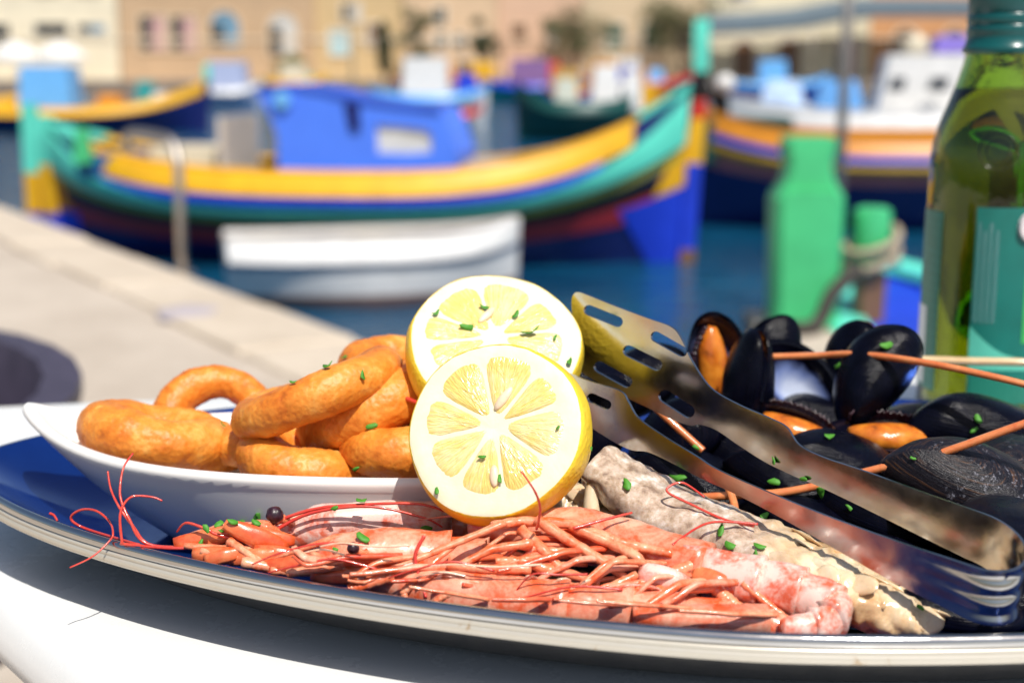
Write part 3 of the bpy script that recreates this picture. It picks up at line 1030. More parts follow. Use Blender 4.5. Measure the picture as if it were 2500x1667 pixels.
for z in (0.36, 0.42, 0.435):
    s_ = 0.072 if z < 0.43 else 0.055
    rg.append([gb2 + Vector((s_ * math.cos(q * math.pi / 8), 0.06 * math.sin(q * math.pi / 8), z)) for q in range(16)])
b.loft(rg)
b.build('head', P_GRN, g2, smooth=35.0)
b = MB()
b.tube([gb2 + Vector((0.10 * math.cos(a * 0.35), 0.095 * math.sin(a * 0.35), 0.20 + 0.035 * math.sin(a * 0.35 + 0.6) + 0.0035 * a)) for a in range(38)], 0.017, 8)
rp = tag(b.build('mooring_rope', M_ROPE, origin=gb2), 'pale rope coiled round the short green post', 'rope')
b = MB()
b.tube(catmull([at_y(2095, 655, gb.y - 0.1), at_y(2030, 720, gb.y - 0.16), at_y(1985, 800, gb.y - 0.22), Vector((0.86, gb.y - 0.45, 0.03)), Vector((0.8, gb.y - 0.9, -0.3)), Vector((0.7, gb.y - 0.9, -0.72))], 26), 0.03, 8)
tag(b.build('mooring_rope', M_DROPE, origin=gb), 'dark thick rope slanting down beside the green posts', 'rope')

hb = at_z(447, 672, 0.0)
hr = thing('handrail', 'bent beige metal tube handrail on the quay edge at left', 'handrail', hb)
b = MB()
hz = at_y(447, 372, hb.y).z
lx = at_y(118, 335, hb.y + 0.5)
b.tube([hb, hb + Vector((0, 0, 0.3))] + catmull([Vector((hb.x, hb.y, hz - 0.06)), Vector((hb.x - 0.03, hb.y + 0.05, hz + 0.03)), Vector((hb.x - 0.10, hb.y + 0.12, hz + 0.065)), Vector((hb.x - 0.30, hb.y + 0.40, hz + 0.07)), Vector((hb.x - 0.36, hb.y + 0.50, hz + 0.05)), Vector((hb.x - 0.38, hb.y + 0.53, hz - 0.03))], 18), 0.024, 10)
b.build('tube', M_GALV, hr)
b = MB()
b.loft([[hb + Vector((0.06 * math.cos(k * math.pi / 6), 0.06 * math.sin(k * math.pi / 6), z)) for k in range(12)] for z in (0, 0.015)])
b.build('base_plate', M_GALV, hr, smooth=False)

pb = at_y(2042, 560, 9.2)
b = MB()
b.tube([Vector((pb.x, 9.2, -1.5)), Vector((pb.x + 0.01, 9.2, 1.0)), Vector((pb.x + 0.02, 9.2, 2.6))], [0.038, 0.034, 0.028], 10)
tag(b.build('mooring_pole', M_GALV, origin=(pb.x, 9.2, WZ)), 'thin weathered pole standing in the water behind the green post', 'pole')
pb = at_y(862, 240, 30)
b = MB()
b.tube([Vector((pb.x, 30, -1.2)), Vector((pb.x, 30, 2.6))], [0.05, 0.04], 8)
tag(b.build('mooring_pole', simple('old wood pole', (0.34, 0.26, 0.16), 0.9), origin=(pb.x, 30, WZ)), 'far brown mooring pole rising above the blue cabin roof', 'pole')

# crumpled lilac plastic bag on the quay
bc = at_z(455, 775, 0.0)
b = MB()
b.sphere(bc + Vector((0, 0, 0.015)), (0.12, 0.15, 0.022), 24, 12, None, 0.03, 14)
tag(b.build('plastic_bag', simple('lilac plastic', (0.40, 0.36, 0.39), 0.7), origin=bc), 'crumpled lilac plastic bag lying on the quay', 'bag')
bc2 = at_z(478, 768, 0.0)
# dark tub chair beyond the table on the left
M_CHAIR = simple('dark chair plastic', (0.055, 0.045, 0.07), 0.45, var=0.2, nscale=30)
M_CHAIR2 = simple('grey chair cushion', (0.24, 0.21, 0.26), 0.8, var=0.25, nscale=60, bumpd=0.002)
cc = Vector((-0.80, 1.42, 0))
ch = thing('tub_chair', 'dark grey tub chair with low curved back at the far left of the table', 'chair', cc)
b = MB()
rows = []
for k in range(25):
    a = R(-55 + 290 * k / 24)           # opening towards the table
    u = abs(k / 24 - 0.5) * 2
    zt = 0.64 - 0.05 * u ** 1.6
    d = Vector((math.cos(a), math.sin(a), 0))
    rows.append([cc + d * 0.29 + Vector((0, 0, 0.40)), cc + d * 0.345 + Vector((0, 0, zt - 0.02)), cc + d * 0.345 + Vector((0, 0, zt)), cc + d * 0.305 + Vector((0, 0, zt)), cc + d * 0.30 + Vector((0, 0, zt - 0.02)), cc + d * 0.25 + Vector((0, 0, 0.40))])
b.loft(rows)
b.build('backrest', M_CHAIR, ch, smooth=30.0)
b = MB()
b.loft([[cc + Vector((r * math.cos(k * math.pi / 16), r * math.sin(k * math.pi / 16), z)) for k in range(32)] for r, z in ((0.31, 0.37), (0.33, 0.39), (0.33, 0.43), (0.30, 0.455))])
b.build('seat', M_CHAIR, ch, smooth=30.0)
b = MB()
b.loft([[cc + Vector((r * math.cos(k * math.pi / 16), r * math.sin(k * math.pi / 16) - 0.03, z)) for k in range(32)] for r, z in ((0.22, 0.456), (0.24, 0.47), (0.235, 0.50), (0.19, 0.515))])
b.build('cushion', M_CHAIR2, ch)
for sx in (-1, 1):
    for sy in (-1, 1):
        b = MB()
        b.tube([cc + Vector((sx * 0.25, sy * 0.25, 0)), cc + Vector((sx * 0.2, sy * 0.2, 0.38))], [0.014, 0.018], 8)
        b.build('leg', M_GALV, ch)

# ------------------------------------------------------------------ houses on the far shore
HY = 104.0
MPX = HY / F_PX
M_GLASSD = simple('dark panes', (0.03, 0.035, 0.04), 0.15, var=0.4, nscale=1.5)
M_SHUT = {'blue': paint('shutter blue', (0.16, 0.30, 0.42)), 'green': paint('shutter green', (0.04, 0.10, 0.06)), 'rose': paint('rose', (0.55, 0.34, 0.32)), 'pale': paint('pale blind', (0.62, 0.60, 0.56)), 'dark': M_GLASSD, 'sky': paint('sky blue door', (0.42, 0.62, 0.66)), 'brown': P_BRN}
def zpx(py, y=HY):
    return at_y(1250, py, y).z
def house(label, x0, x1, top, col, wins, y=HY, depth=9.0, name='harbour_house', arch_col=(0.68, 0.62, 0.52), extra=None, trim=None):
    a, c = at_y(x0, 170, y).x, at_y(x1, 170, y).x
    root = thing(name, label, 'house', ((a + c) / 2, y, FQ), 'houses on the far shore')
    col = tuple(min(0.85, q * k_) for q, k_ in zip(col, (1.24, 1.27, 1.26)))
    wm = m_stone('wall ' + label[:14], tuple(q * 0.80 for q in col), col, 0.6, 0.02)
    tm = m_stone('trim ' + label[:14], arch_col, tuple(min(1, q * 1.12) for q in arch_col), 0.8, 0.01)
    b = MB()
    b.box((a, y, FQ), (c, y + depth, top))
    b.build('wall', wm, root, smooth=False)
    b = MB()
    b.box((a - 0.15, y - 0.18, top + 0.003), (c + 0.15, y + depth, top + 0.45))
    b.build('roof', tm, root, smooth=False)
    b = MB()
    b.box((a, y - 0.09, FQ + 2.75), (c, y - 0.003, FQ + 2.95))
    b.build('string_course', tm, root, smooth=False)
    for (wx0, wy0, wx1, wy1, kind, arch) in wins:
        l, r = at_y(wx0, 170, y).x, at_y(wx1, 170, y).x
        z1, z0 = zpx(wy0), zpx(wy1)
        def outline(g):
            P = [(l - g, z0 - g), (r + g, z0 - g)]
            if arch:
                rr = (r - l) / 2
                P += [((l + r) / 2 + (rr + g) * math.cos(k * math.pi / 10), z1 - rr + (rr + g) * math.sin(k * math.pi / 10)) for k in range(11)]
            else:
                P += [(r + g, z1 + g), (l - g, z1 + g)]
            return P
        b = MB()
        o_, i_ = outline(0.16), outline(0.0)
        b.loft([[(p[0], y - 0.004, p[1]) for p in o_], [(p[0], y - 0.12, p[1]) for p in o_], [(p[0], y - 0.12, p[1]) for p in i_], [(p[0], y - 0.004, p[1]) for p in i_]], cap0=False, cap1=False)
        fr = b.build('window', tm, root, smooth=False)
        b = MB()
        b.add([(p[0], y - 0.03, p[1]) for p in i_], [tuple(range(len(i_)))])
        b.build('pane', M_SHUT[kind], fr, smooth=False, solid=0.02)
        if kind in ('rose', 'blue', 'pale'):
            b = MB()
            b.box((l, y - 0.05, z0), ((l + r) / 2 - 0.12, y - 0.042, z1 - (0.9 if arch else 0)))
            b.build('pane', M_GLASSD, fr, smooth=False)
    return root
house('cream house with a dark window strip at the left edge', -420, 292, 11.0, (0.66, 0.58, 0.44), [(92, 58, 172, 88, 'dark', 0), (196, 60, 262, 80, 'blue', 0), (-40, 60, 30, 110, 'dark', 0), (-160, 60, -90, 120, 'dark', 0), (96, -70, 150, -20, 'pale', 0), (200, -70, 250, -20, 'pale', 0)], arch_col=(0.70, 0.64, 0.52))
house('brown stone house with two rose windows and two white arches', 296, 770, 9.0, (0.46, 0.31, 0.19), [(348, 40, 408, 122, 'rose', 0), (424, 42, 482, 122, 'rose', 0), (518, 28, 588, 112, 'blue', 1), (660, 34, 728, 134, 'pale', 1)], arch_col=(0.62, 0.50, 0.36))
house('ochre stone house with a pale blue door behind the cypress', 772, 985, 8.0, (0.54, 0.38, 0.20), [(808, 76, 852, 132, 'sky', 0), (900, 60, 930, 110, 'brown', 0), (840, 10, 880, 50, 'pale', 0)], y=104.3)
house('peach stone house with three small dark windows', 988, 1215, 6.6, (0.60, 0.42, 0.27), [(1066, 84, 1088, 118, 'dark', 0), (1112, 84, 1134, 118, 'dark', 0), (1166, 84, 1188, 122, 'dark', 0), (1066, 20, 1088, 56, 'dark', 0), (1120, 150, 1160, 190, 'brown', 0)], y=104.1)
house('pink upper storey house in the far middle', 1217, 1420, 7.4, (0.60, 0.385, 0.265), [(1250, 60, 1285, 108, 'brown', 0), (1330, 60, 1360, 108, 'pale', 0), (1240, 150, 1330, 195, 'rose', 1)], y=104.4, arch_col=(0.66, 0.48, 0.34))
house('sandy house with green shutters beside the far trees', 1422, 1722, 8.4, (0.58, 0.44, 0.29), [(1480, 60, 1520, 120, 'green', 0), (1570, 60, 1610, 120, 'green', 0), (1650, 60, 1690, 120, 'dark', 0), (1500, 150, 1540, 195, 'brown', 0)], y=104.2)
house('cream house above the grey awning on the right', 1724, 2120, 12.0, (0.70, 0.60, 0.44), [(1780, -30, 1830, 0, 'pale', 0), (1900, 90, 1950, 190, 'brown', 1), (1790, 100, 1840, 190, 'brown', 1), (2040, 90, 2090, 190, 'rose', 1)], y=104.0)
house('orange rendered house at the far right', 2122, 2760, 9.5, (0.60, 0.30, 0.14), [(2180, 70, 2230, 180, 'brown', 1), (2300, 70, 2350, 180, 'brown', 1), (2440, 70, 2490, 180, 'dark', 1), (2600, 70, 2650, 180, 'dark', 1)], y=104.2)

# grey awning in front of the right-hand houses
aw = thing('awning', 'long dark grey canvas awning in front of the right hand houses', 'awning', (at_y(2050, 170, 92).x, 98.5, FQ))
y0 = 98.0
b = MB()
rows = []
for px, py in ((1726, 66), (1850, 60), (1960, 50), (2050, 32), (2140, 22), (2300, 22), (2500, 24), (2700, 26)):
    p = at_y(px, py, y0)
    q = Vector((p.x, y0 + 4.5, p.z + 0.9))
    rows.append([p, p - Vector((0, 0, 0.55)), p - Vector((0, -0.03, 0.55)), p - Vector((0, -0.03, -0.02)), q, q + Vector((0, 0, 0.05)), p + Vector((0, 0, 0.05))])
b.loft(rows)
b.build('canvas', simple('grey canvas', (0.11, 0.15, 0.18), 0.9, var=0.2, nscale=2), aw, smooth=False)
for px in (1735, 1985, 2240, 2500):
    p = at_y(px, 60, y0 + 0.1)
    b = MB()
    b.tube([Vector((p.x, y0 + 0.1, FQ)), Vector((p.x, y0 + 0.1, p.z - 0.2))], 0.06, 8)
    b.build('pole', M_GALV, aw)

# white parasols on the far quay, left
for i, (px, lab) in enumerate(((40, 'white parasol at the left edge of the far quay'), (150, 'white parasol in front of the cream house'))):
    c = at_y(px, 170, 99.5)
    t = thing('parasol', lab, 'parasol', (c.x, 99.5, FQ), 'parasols on the far quay')
    b = MB()
    zt = zpx(102, 99.5)
    b.loft([[Vector((c.x + r * math.cos(k * math.pi / 4), 99.5 + r * math.sin(k * math.pi / 4), z)) for k in range(8)] for r, z in ((1.75, zt - 1.35), (1.8, zt - 1.0), (1.0, zt - 0.35), (0.06, zt))])
    b.build('canopy', P_WHT, t, smooth=False)
    b = MB()
    b.tube([Vector((c.x, 99.5, FQ)), Vector((c.x, 99.5, zt - 0.3))], 0.04, 8)
    b.build('pole', M_GALV, t)

# trees on the far shore
M_OLIVE = m_leaf('olive leaves', (0.045, 0.05, 0.012), (0.12, 0.12, 0.04))
M_DARKL = m_leaf('cypress leaves', (0.018, 0.028, 0.008), (0.06, 0.065, 0.02))
M_BARK = simple('bark', (0.12, 0.08, 0.05), 0.9, var=0.3, nscale=8)
def tree(label, px, ytop, ybot, wpx, y, leafm, name='tree', n=900, seed=1):
    rnd = random.Random(seed)
    c = at_y(px, 170, y)
    zt, zb = zpx(ytop, y), zpx(ybot, y)
    rw = wpx * y / F_PX / 2
    root = thing(name, label, 'tree', (c.x, y, FQ), 'trees on the far shore')
    b = MB()
    b.tube([Vector((c.x, y, FQ)), Vector((c.x + 0.1, y, (FQ + zb) / 2)), Vector((c.x - 0.05, y, (zb + zt) / 2)), Vector((c.x, y, zt - 0.2))], [0.16, 0.13, 0.08, 0.02], 8)
    for k in range(7):
        a = k * 2.4
        z = zb + (zt - zb) * (0.1 + 0.1 * k)
        b.tube([Vector((c.x, y, z - 0.2)), Vector((c.x + 0.6 * rw * math.cos(a), y + 0.6 * rw * math.sin(a), z + 0.25))], [0.05, 0.015], 6)
    b.build('trunk', M_BARK, root)
    b = MB()
    lobes = [(rnd.uniform(-0.75, 0.75) * rw, rnd.uniform(-0.5, 0.5) * rw, zb + (zt - zb) * rnd.uniform(0.12, 0.88), rnd.uniform(0.28, 0.55)) for _ in range(9)]
    for _ in range(n):
        u = rnd.random()
        z = zb + (zt - zb) * u
        prof = (math.sin(math.pi * min(1, 0.12 + 0.88 * u)) ** 0.6)
        a = rnd.random() * 6.283
        lump = 0.8 + 0.75 * mnoise.noise(Vector((math.cos(a) * 1.8, math.sin(a) * 1.8, z * 0.9 + seed)))
        r = rw * prof * lump * rnd.random() ** 0.4
        p = Vector((c.x + r * math.cos(a), y + r * math.sin(a), z))
        if name == 'tree':      # uneven clumps with gaps between them
            lx_, ly_, lz_, lr_ = rnd.choice(lobes)
            dv = Vector((rnd.gauss(0, 1), rnd.gauss(0, 1), rnd.gauss(0, 1))).normalized() * (lr_ * rw * rnd.random() ** 0.45)
            p = Vector((c.x + lx_, y + ly_, lz_)) + Vector((dv.x * 1.25, dv.y, dv.z * 0.9))
        s_ = 0.09 + 0.1 * rnd.random()
        d = Vector((rnd.uniform(-1, 1), rnd.uniform(-1, 1), rnd.uniform(-1, 1))).normalized()
        e = d.orthogonal().normalized()
        b.add([p - d * s_, p + e * s_ * 0.5, p + d * s_, p - e * s_ * 0.5], [(0, 1, 2, 3)])
    b.build('crown', leafm, root, smooth=False)
tree('narrow dark cypress left of the peach house', 938, 52, 178, 48, 101, M_DARKL, 'cypress_tree', 1300, 3)
tree('olive green tree beside the narrow cypress', 1022, 20, 140, 84, 102, M_OLIVE, n=900, seed=5)
tree('dark tree between peach and pink houses', 1192, 40, 150, 80, 102, M_DARKL, n=900, seed=8)
tree('broad olive tree in front of the sandy house', 1400, 22, 135, 170, 102, M_OLIVE, n=1900, seed=11)
tree('olive tree above the left end of the grey awning', 1660, 0, 120, 190, 102.5, M_OLIVE, n=1800, seed=14)
tree('low yellowish bush behind the striped boat cabin', 712, 132, 188, 90, 100, m_leaf('yellow bush', (0.14, 0.13, 0.03), (0.30, 0.27, 0.09)), 'bush', 900, 17)

# ================================================================== TABLE AND PLATTER
corners = [Vector((-0.4455, 0.8305, 0)), Vector((0.3045, -0.1195, 0)), Vector((1.25, 0.03, 0)), Vector((0.95, 1.115, 0))]
def round_poly(P, r, seg=8):
    out = []
    n = len(P)
    for i in range(n):
        a, b_, c = P[i - 1], P[i], P[(i + 1) % n]
        d0, d1 = (a - b_).normalized(), (c - b_).normalized()
        p0, p1 = b_ + d0 * r, b_ + d1 * r
        for k in range(seg + 1):
            t = k / seg
            out.append(p0 * (1 - t) ** 2 + b_ * 2 * t * (1 - t) + p1 * t * t)
    return out
def inset(P, d):
    n = len(P)
    out = []
    for i in range(n):
        a, b_, c = P[i - 1], P[i], P[(i + 1) % n]
        e0, e1 = (b_ - a).normalized(), (c - b_).normalized()
        n0, n1 = Vector((-e0.y, e0.x, 0)), Vector((-e1.y, e1.x, 0))
        m = (n0 + n1)
        m = m / max(0.3, m.dot(n0))
        out.append(b_ + m * d)
    return out
tb = thing('table', 'white plastic table with a rounded edge under the seafood platter', 'table', (0.45, 0.5, 0))
b = MB()
rings = []
base = corners
for d, z in ((0.030, TZ - 0.020), (0.012, TZ - 0.027), (0.003, TZ - 0.027), (0.0, TZ - 0.024), (0.0, TZ - 0.019), (0.0015, TZ - 0.0145), (0.004, TZ - 0.0095), (0.0075, TZ - 0.0055), (0.012, TZ - 0.0025), (0.017, TZ - 0.0008), (0.024, TZ)):
    P = round_poly(inset(base, d), 0.09 - d * 0.8)
    rings.append([Vector((p.x, p.y, z)) for p in P])
b.loft(rings)
b.build('table_top', M_TAB, tb, smooth=50.0)
for p in inset(corners, 0.14):
    b = MB()
    b.tube([Vector((p.x, p.y, 0)), Vector((p.x, p.y, TZ - 0.022))], [0.018, 0.024], 12)
    b.build('leg', M_TAB, tb)

PC, PA, PB, PN, PT = Vector((0.094, 0.5716, 0)), 0.328, 0.1645, 1.7, -0.12
def plat(k, z, da=0.0, n=160):
    out = []
    for i in range(n):
        a = 2 * math.pi * i / n
        c, s = math.cos(a), math.sin(a)
        ex = 2 / (PN + (2.0 - PN) * (1 - k))
        x = (PA * k + da) * math.copysign(abs(c) ** ex, c)
        y = (PB * k + da) * math.copysign(abs(s) ** ex, s)
        out.append(Vector((PC.x + x * math.cos(PT) - y * math.sin(PT), PC.y + x * math.sin(PT) + y * math.cos(PT), z)))
    return out
pl = thing('platter', 'large oval platter with blue inside and pale metal rim carrying the seafood', 'platter', (PC.x, PC.y, TZ))
b = MB()
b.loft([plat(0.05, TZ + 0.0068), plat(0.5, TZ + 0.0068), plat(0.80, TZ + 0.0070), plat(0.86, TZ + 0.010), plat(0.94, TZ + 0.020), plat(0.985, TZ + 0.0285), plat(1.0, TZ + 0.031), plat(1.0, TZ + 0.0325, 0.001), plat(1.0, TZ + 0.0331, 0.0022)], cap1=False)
b.build('inner_face', M_SKYST, pl)  # its blue is a sky reflection put into the colour
b = MB()
b.loft([plat(1.0, TZ + 0.0331, 0.0021), plat(1.0, TZ + 0.0333, 0.0032), plat(1.0, TZ + 0.0328, 0.0043), plat(1.0, TZ + 0.0314, 0.0050), plat(1.0, TZ + 0.0300, 0.0048), plat(1.0, TZ + 0.0291, 0.0040)], cap0=False, cap1=False)
b.build('rim_bead', m_steel('polished rim', (0.56, 0.55, 0.54), 0.06, 0.2), pl)
b = MB()
b.loft([plat(1.0, TZ + 0.0293, 0.0039), plat(1.0, TZ + 0.0289, 0.0048), plat(1.0, TZ + 0.0282, 0.0051), plat(1.0, TZ + 0.0277, 0.0047), plat(1.0, TZ + 0.0272, 0.0052), plat(1.0, TZ + 0.0260, 0.0056), plat(1.0, TZ + 0.0248, 0.0053), plat(1.0, TZ + 0.0240, 0.0040)], cap0=False, cap1=False)
b.build('rim', M_RIM, pl)
b = MB()
b.loft([plat(1.0, TZ + 0.0242, 0.0041), plat(0.985, TZ + 0.0225), plat(0.93, TZ + 0.0160), plat(0.87, TZ + 0.0075), plat(0.82, TZ + 0.0042), plat(0.78, TZ + 0.0030), plat(0.76, TZ + 0.0008), plat(0.05, TZ + 0.0008)], cap0=False)
b.build('underside', m_steel('platter steel', (0.16, 0.155, 0.15), 0.4, 0.55), pl)

# dark mussel juice standing in the right half of the platter
b = MB()
jr = []
for k in range(2):
    ring = []
    for i in range(90):
        a = 2 * math.pi * i / 90
        wv = 1 + 0.05 * mnoise.noise(Vector((math.cos(a) * 2, math.sin(a) * 2, 1.7)))
        x, y = 0.170 * wv * math.cos(a), 0.108 * wv * math.sin(a)
        ring.append(Vector((PC.x + 0.062 + x * math.cos(PT) - y * math.sin(PT), PC.y - 0.008 + x * math.sin(PT) + y * math.cos(PT), TZ + (0.0072 if k == 0 else 0.0098))))
    jr.append(ring)
jr.append([Vector((PC.x + 0.062, PC.y - 0.008, 0)).lerp(Vector((p.x, p.y, 0)), 0.97) + Vector((0, 0, TZ + 0.0104)) for p in jr[1]])
b.loft(jr)
tag(b.build('mussel_juice', simple('dark cooking juice', (0.016, 0.009, 0.005), 0.12, var=0.5, nscale=60), origin=(PC.x + 0.06, PC.y, TZ + 0.007)), 'dark brown cooking juice pooled under the mussels and tongs', 'sauce')

# ------------------------------------------------------------------ white dish
DC = Vector((-0.038, 0.580, 0))
def dish_ring(s, z, tip=0.0, n=120, grow=0.0):
    """s: 0 base .. 1 rim; pointed at the left end"""
    out = []
    for i in range(n):
        a = 2 * math.pi * i / n
        c, sn = math.cos(a), math.sin(a)
        ax = (0.108 + 0.062 * s) if c < 0 else (0.050 + 0.018 * s)
        by = 0.0475 + 0.0115 * s
        q = max(0, -c)
        wy = 1 - 0.22 * s * q ** 2.5
        ax, by = ax + grow, by + grow
        x = ax * c
        y = by * math.copysign(abs(sn) ** (1.0 + 0.25 * s * q ** 3), sn) * wy
        zz = z + tip * (q ** 7)
        out.append(Vector((DC.x + x, DC.y + y + 0.012 * s * q ** 4, zz)))
    return out
b = MB()
z0 = TZ + 0.0072
L_ = []
for s_, z_, g_ in ((0.0, 0.0, -0.02), (0.0, 0.0, -0.002), (0.04, 0.003, 0), (0.28, 0.010, 0), (0.62, 0.0215, 0), (0.88, 0.031, 0), (0.97, 0.0345, 0.0), (1.0, 0.0370, 0.0012), (1.0, 0.0392, 0.0010), (1.0, 0.0402, -0.0010), (1.0, 0.0396, -0.0036), (0.95, 0.0365, -0.0046), (0.80, 0.030, -0.0046), (0.5, 0.018, -0.0046), (0.25, 0.0085, -0.0050), (0.1, 0.0055, -0.010), (0.0, 0.005, -0.028)):
    L_.append(dish_ring(s_, z0 + z_, 0.013 * s_ ** 2, grow=g_))
b.loft(L_)
tag(b.build('serving_dish', M_CER, origin=(DC.x, DC.y, z0)), 'white glazed ceramic dish with a pointed lip holding the fried rings', 'dish')

# ------------------------------------------------------------------ fried rings
def fried_ring(label, px, py, y, Rm, rm, axis, seed, flat=1.0, oval=1.0, dz=0):
    c = at_y(px, py, y)
    ax = Vector(axis).normalized()
    M = frame_z(ax)
    b = MB()
    nu, nv = 110, 40
    rm *= 0.94
    rings = []
    for i in range(nu):
        u = 2 * math.pi * i / nu
        thick = rm * (1 + 0.16 * mnoise.noise(Vector((math.cos(u) * 1.3, math.sin(u) * 1.3, seed * 3.7))))
        ring = []
        for j in range(nv):
            v = 2 * math.pi * j / nv
            rr = Rm + thick * math.cos(v)
            p = Vector((rr * math.cos(u) * oval, rr * math.sin(u), thick * flat * math.sin(v)))
            cen = Vector((Rm * math.cos(u) * oval, Rm * math.sin(u), 0))
            nrm = (p - cen).normalized()
            q = p + Vector((seed * 1.7, seed * 0.9, seed * 2.3))
            d = 0.0008 * mnoise.noise(q * 62) + 0.00045 * mnoise.noise(q * 190) + 0.0004 * mnoise.noise(q * 520)
            ring.append(c + M @ (p + nrm * d))
        rings.append(ring)
    rings.append(rings[0])
    b.loft(rings, cap0=False, cap1=False)
    return tag(b.build('fried_squid_ring', M_BAT, origin=c), label, 'squid ring', 'fried squid rings')
fried_ring('fried squid ring lying flat at the pointed left end of the dish', 386, 1063, 0.588, 0.0225, 0.0118, (0.20, 0.16, 0.97), 1, 0.98)
fried_ring('arched fried squid ring standing behind the front left ring', 522, 1022, 0.622, 0.0195, 0.0086, (0.10, -0.70, 0.70), 2)
fried_ring('long tilted fried squid ring on top of the pile, parsley on it', 775, 962, 0.572, 0.0285, 0.0094, (-0.36, 0.13, 0.92), 3, 1.0)
fried_ring('tilted fried squid ring touching the upper lemon half', 915, 990, 0.580, 0.0235, 0.0112, (-0.42, 0.10, 0.90), 4)
fried_ring('fried squid ring half sunk at the middle front of the dish', 742, 1130, 0.562, 0.0175, 0.0108, (0.22, 0.06, 0.97), 5)
fried_ring('fried squid ring at the front beside the lower lemon half', 985, 1088, 0.560, 0.0170, 0.0105, (0.0, 0.08, 0.98), 6)
fried_ring('fried squid ring at the back top of the pile by the upper lemon', 985, 905, 0.615, 0.0190, 0.0098, (0.15, -0.1, 0.95), 7)
fried_ring('pale fried squid ring deep in the dish between its neighbours', 655, 1098, 0.590, 0.0180, 0.0085, (0.1, 0.2, 0.97), 8)
fried_ring('shaded fried squid ring under the long tilted ring', 840, 1062, 0.598, 0.0200, 0.0090, (-0.1, -0.1, 0.98), 9)

# ------------------------------------------------------------------ lemon halves
def lemon(label, px, py, y, Rr, normal, roll, depth, seed, skew=1.0):
    c = at_y(px, py, y)
    nz = Vector(normal).normalized()
    M = frame_z(nz) @ Matrix.Rotation(roll, 3, 'Z')
    rnd = random.Random(seed)
    root = thing('lemon_half', label, 'lemon', c, 'lemon halves')
    T = lambda x, y_, z: c + M @ Vector((x * skew, y_, z))
    wob = lambda a: 1 + 0.018 * math.sin(2 * a + seed) + 0.012 * math.sin(3 * a + seed * 2) + 0.006 * math.sin(7 * a)
    n = 96
    b = MB()
    rings = []
    for k in range(0, 23):
        th = k / 22 * math.pi / 2
        z = -depth * math.sin(th)
        r = Rr * math.cos(th) ** 0.85 * (1 + 0.32 * math.sin(th)) if k < 22 else 0.0012
        if k > 18:
            z -= 0.0012 * (k - 18)
        ring = []
        for i in range(n):
            a = 2 * math.pi * i / n
            q = Vector((math.cos(a), math.sin(a), z * 60)) * 3 + Vector((seed, 0, 0))
            rr = r * wob(a) * (1 + 0.008 * mnoise.noise(q))
            ring.append(T(rr * math.cos(a), rr * math.sin(a), z))
        rings.append(ring)
    rings.insert(0, [T(Rr * 0.985 * wob(2 * math.pi * i / n) * math.cos(2 * math.pi * i / n), Rr * 0.985 * wob(2 * math.pi * i / n) * math.sin(2 * math.pi * i / n), 0.0003) for i in range(n)])
    rings.reverse()
    b.loft(rings, cap1=False)
    b.build('peel', M_PEEL, root)
    b = MB()
    rings = []
    for r, z in ((0.988, 0.0002), (0.955, 0.0006), (0.85, 0.0006), (0.6, 0.0004), (0.3, 0.0004), (0.12, 0.0008), (0.02, 0.0004)):
        rings.append([T(Rr * r * wob(2 * math.pi * i / n) * math.cos(2 * math.pi * i / n), Rr * r * wob(2 * math.pi * i / n) * math.sin(2 * math.pi * i / n), z + 0.00025 * mnoise.noise(Vector((math.cos(i * 0.065) * r * 9, math.sin(i * 0.065) * r * 9, seed)))) for i in range(n)])
    b.loft(rings, cap0=False)
    b.build('pith', M_PITH, root)
    # pulp segments, uneven in width
    ws = [rnd.uniform(0.75, 1.25) for _ in range(8)]
    tot = sum(ws)
    a0 = 0.0
    off = Vector((0.03 * Rr, 0.04 * Rr, 0))
    for wseg in ws:
        da = wseg / tot * 2 * math.pi
        am = a0 + da / 2
        a0 += da
        ri = Rr * rnd.uniform(0.08, 0.14)
        ro = Rr * rnd.uniform(0.80, 0.84)
        gap = Rr * rnd.uniform(0.011, 0.018)
        b = MB()
        NR, NA = 12, 56
        rm, rh = (ri + ro) / 2, (ro - ri) / 2
        cidx = None
        rings = []
        uvs = []
        for k in range(NR + 1):
            s_ = 1 - k / NR
            s_ = max(s_, 0.015)
            ring = []
            for i in range(NA):
                t = 2 * math.pi * i / NA
                ca, sa = math.cos(t), math.sin(t)
                x = math.copysign(abs(ca) ** 0.45, ca) * s_
                y_ = math.copysign(abs(sa) ** 0.48, sa) * s_
                rho = rm + rh * x
                hw = max(0.02, da / 2 - gap / rho) * (1 - 0.12 * max(0, -x) ** 4)
                th = am + hw * y_
                h = 0.0010 * (1 - s_ ** 5) - 0.0002
                px_, py_ = rho * math.cos(th) + off.x, rho * math.sin(th) + off.y
                h += 0.00042 * (1 - s_ ** 6) * mnoise.noise(Vector((th * 34, rho * 260, seed * 7.1))) + 0.00025 * (1 - s_ ** 6) * mnoise.noise(Vector((th * 80, rho * 420, seed)))
                ring.append(T(px_, py_, h + 0.0004))
                uvs.append((th, rho / Rr))
            rings.append(ring)
        b.loft(rings, cap0=False)
        b.uv = {i: u for i, u in enumerate(uvs)}
        b.build('pulp_segment', M_PULP, root)
    # pips showing in the pulp
    for (sx, sy, ang, ln) in ((0.20, 0.30, 0.9, 0.0052), (-0.12, -0.52, 1.6, 0.0040))[:2 if seed == 1 else 1]:
        b = MB()
        b.sphere(T(Rr * sx, Rr * sy, 0.0012), (ln, 0.0017, 0.0012), 14, 8, M @ Matrix.Rotation(ang - roll, 3, 'Z'))
        b.build('pip', M_SEED, root)
    return root
lemon('front lemon half, its cut face upright towards the viewer', 1206, 1048, 0.490, 0.0318, (-0.22, -0.86, 0.44), 0.25, 0.031, 1, 0.985)
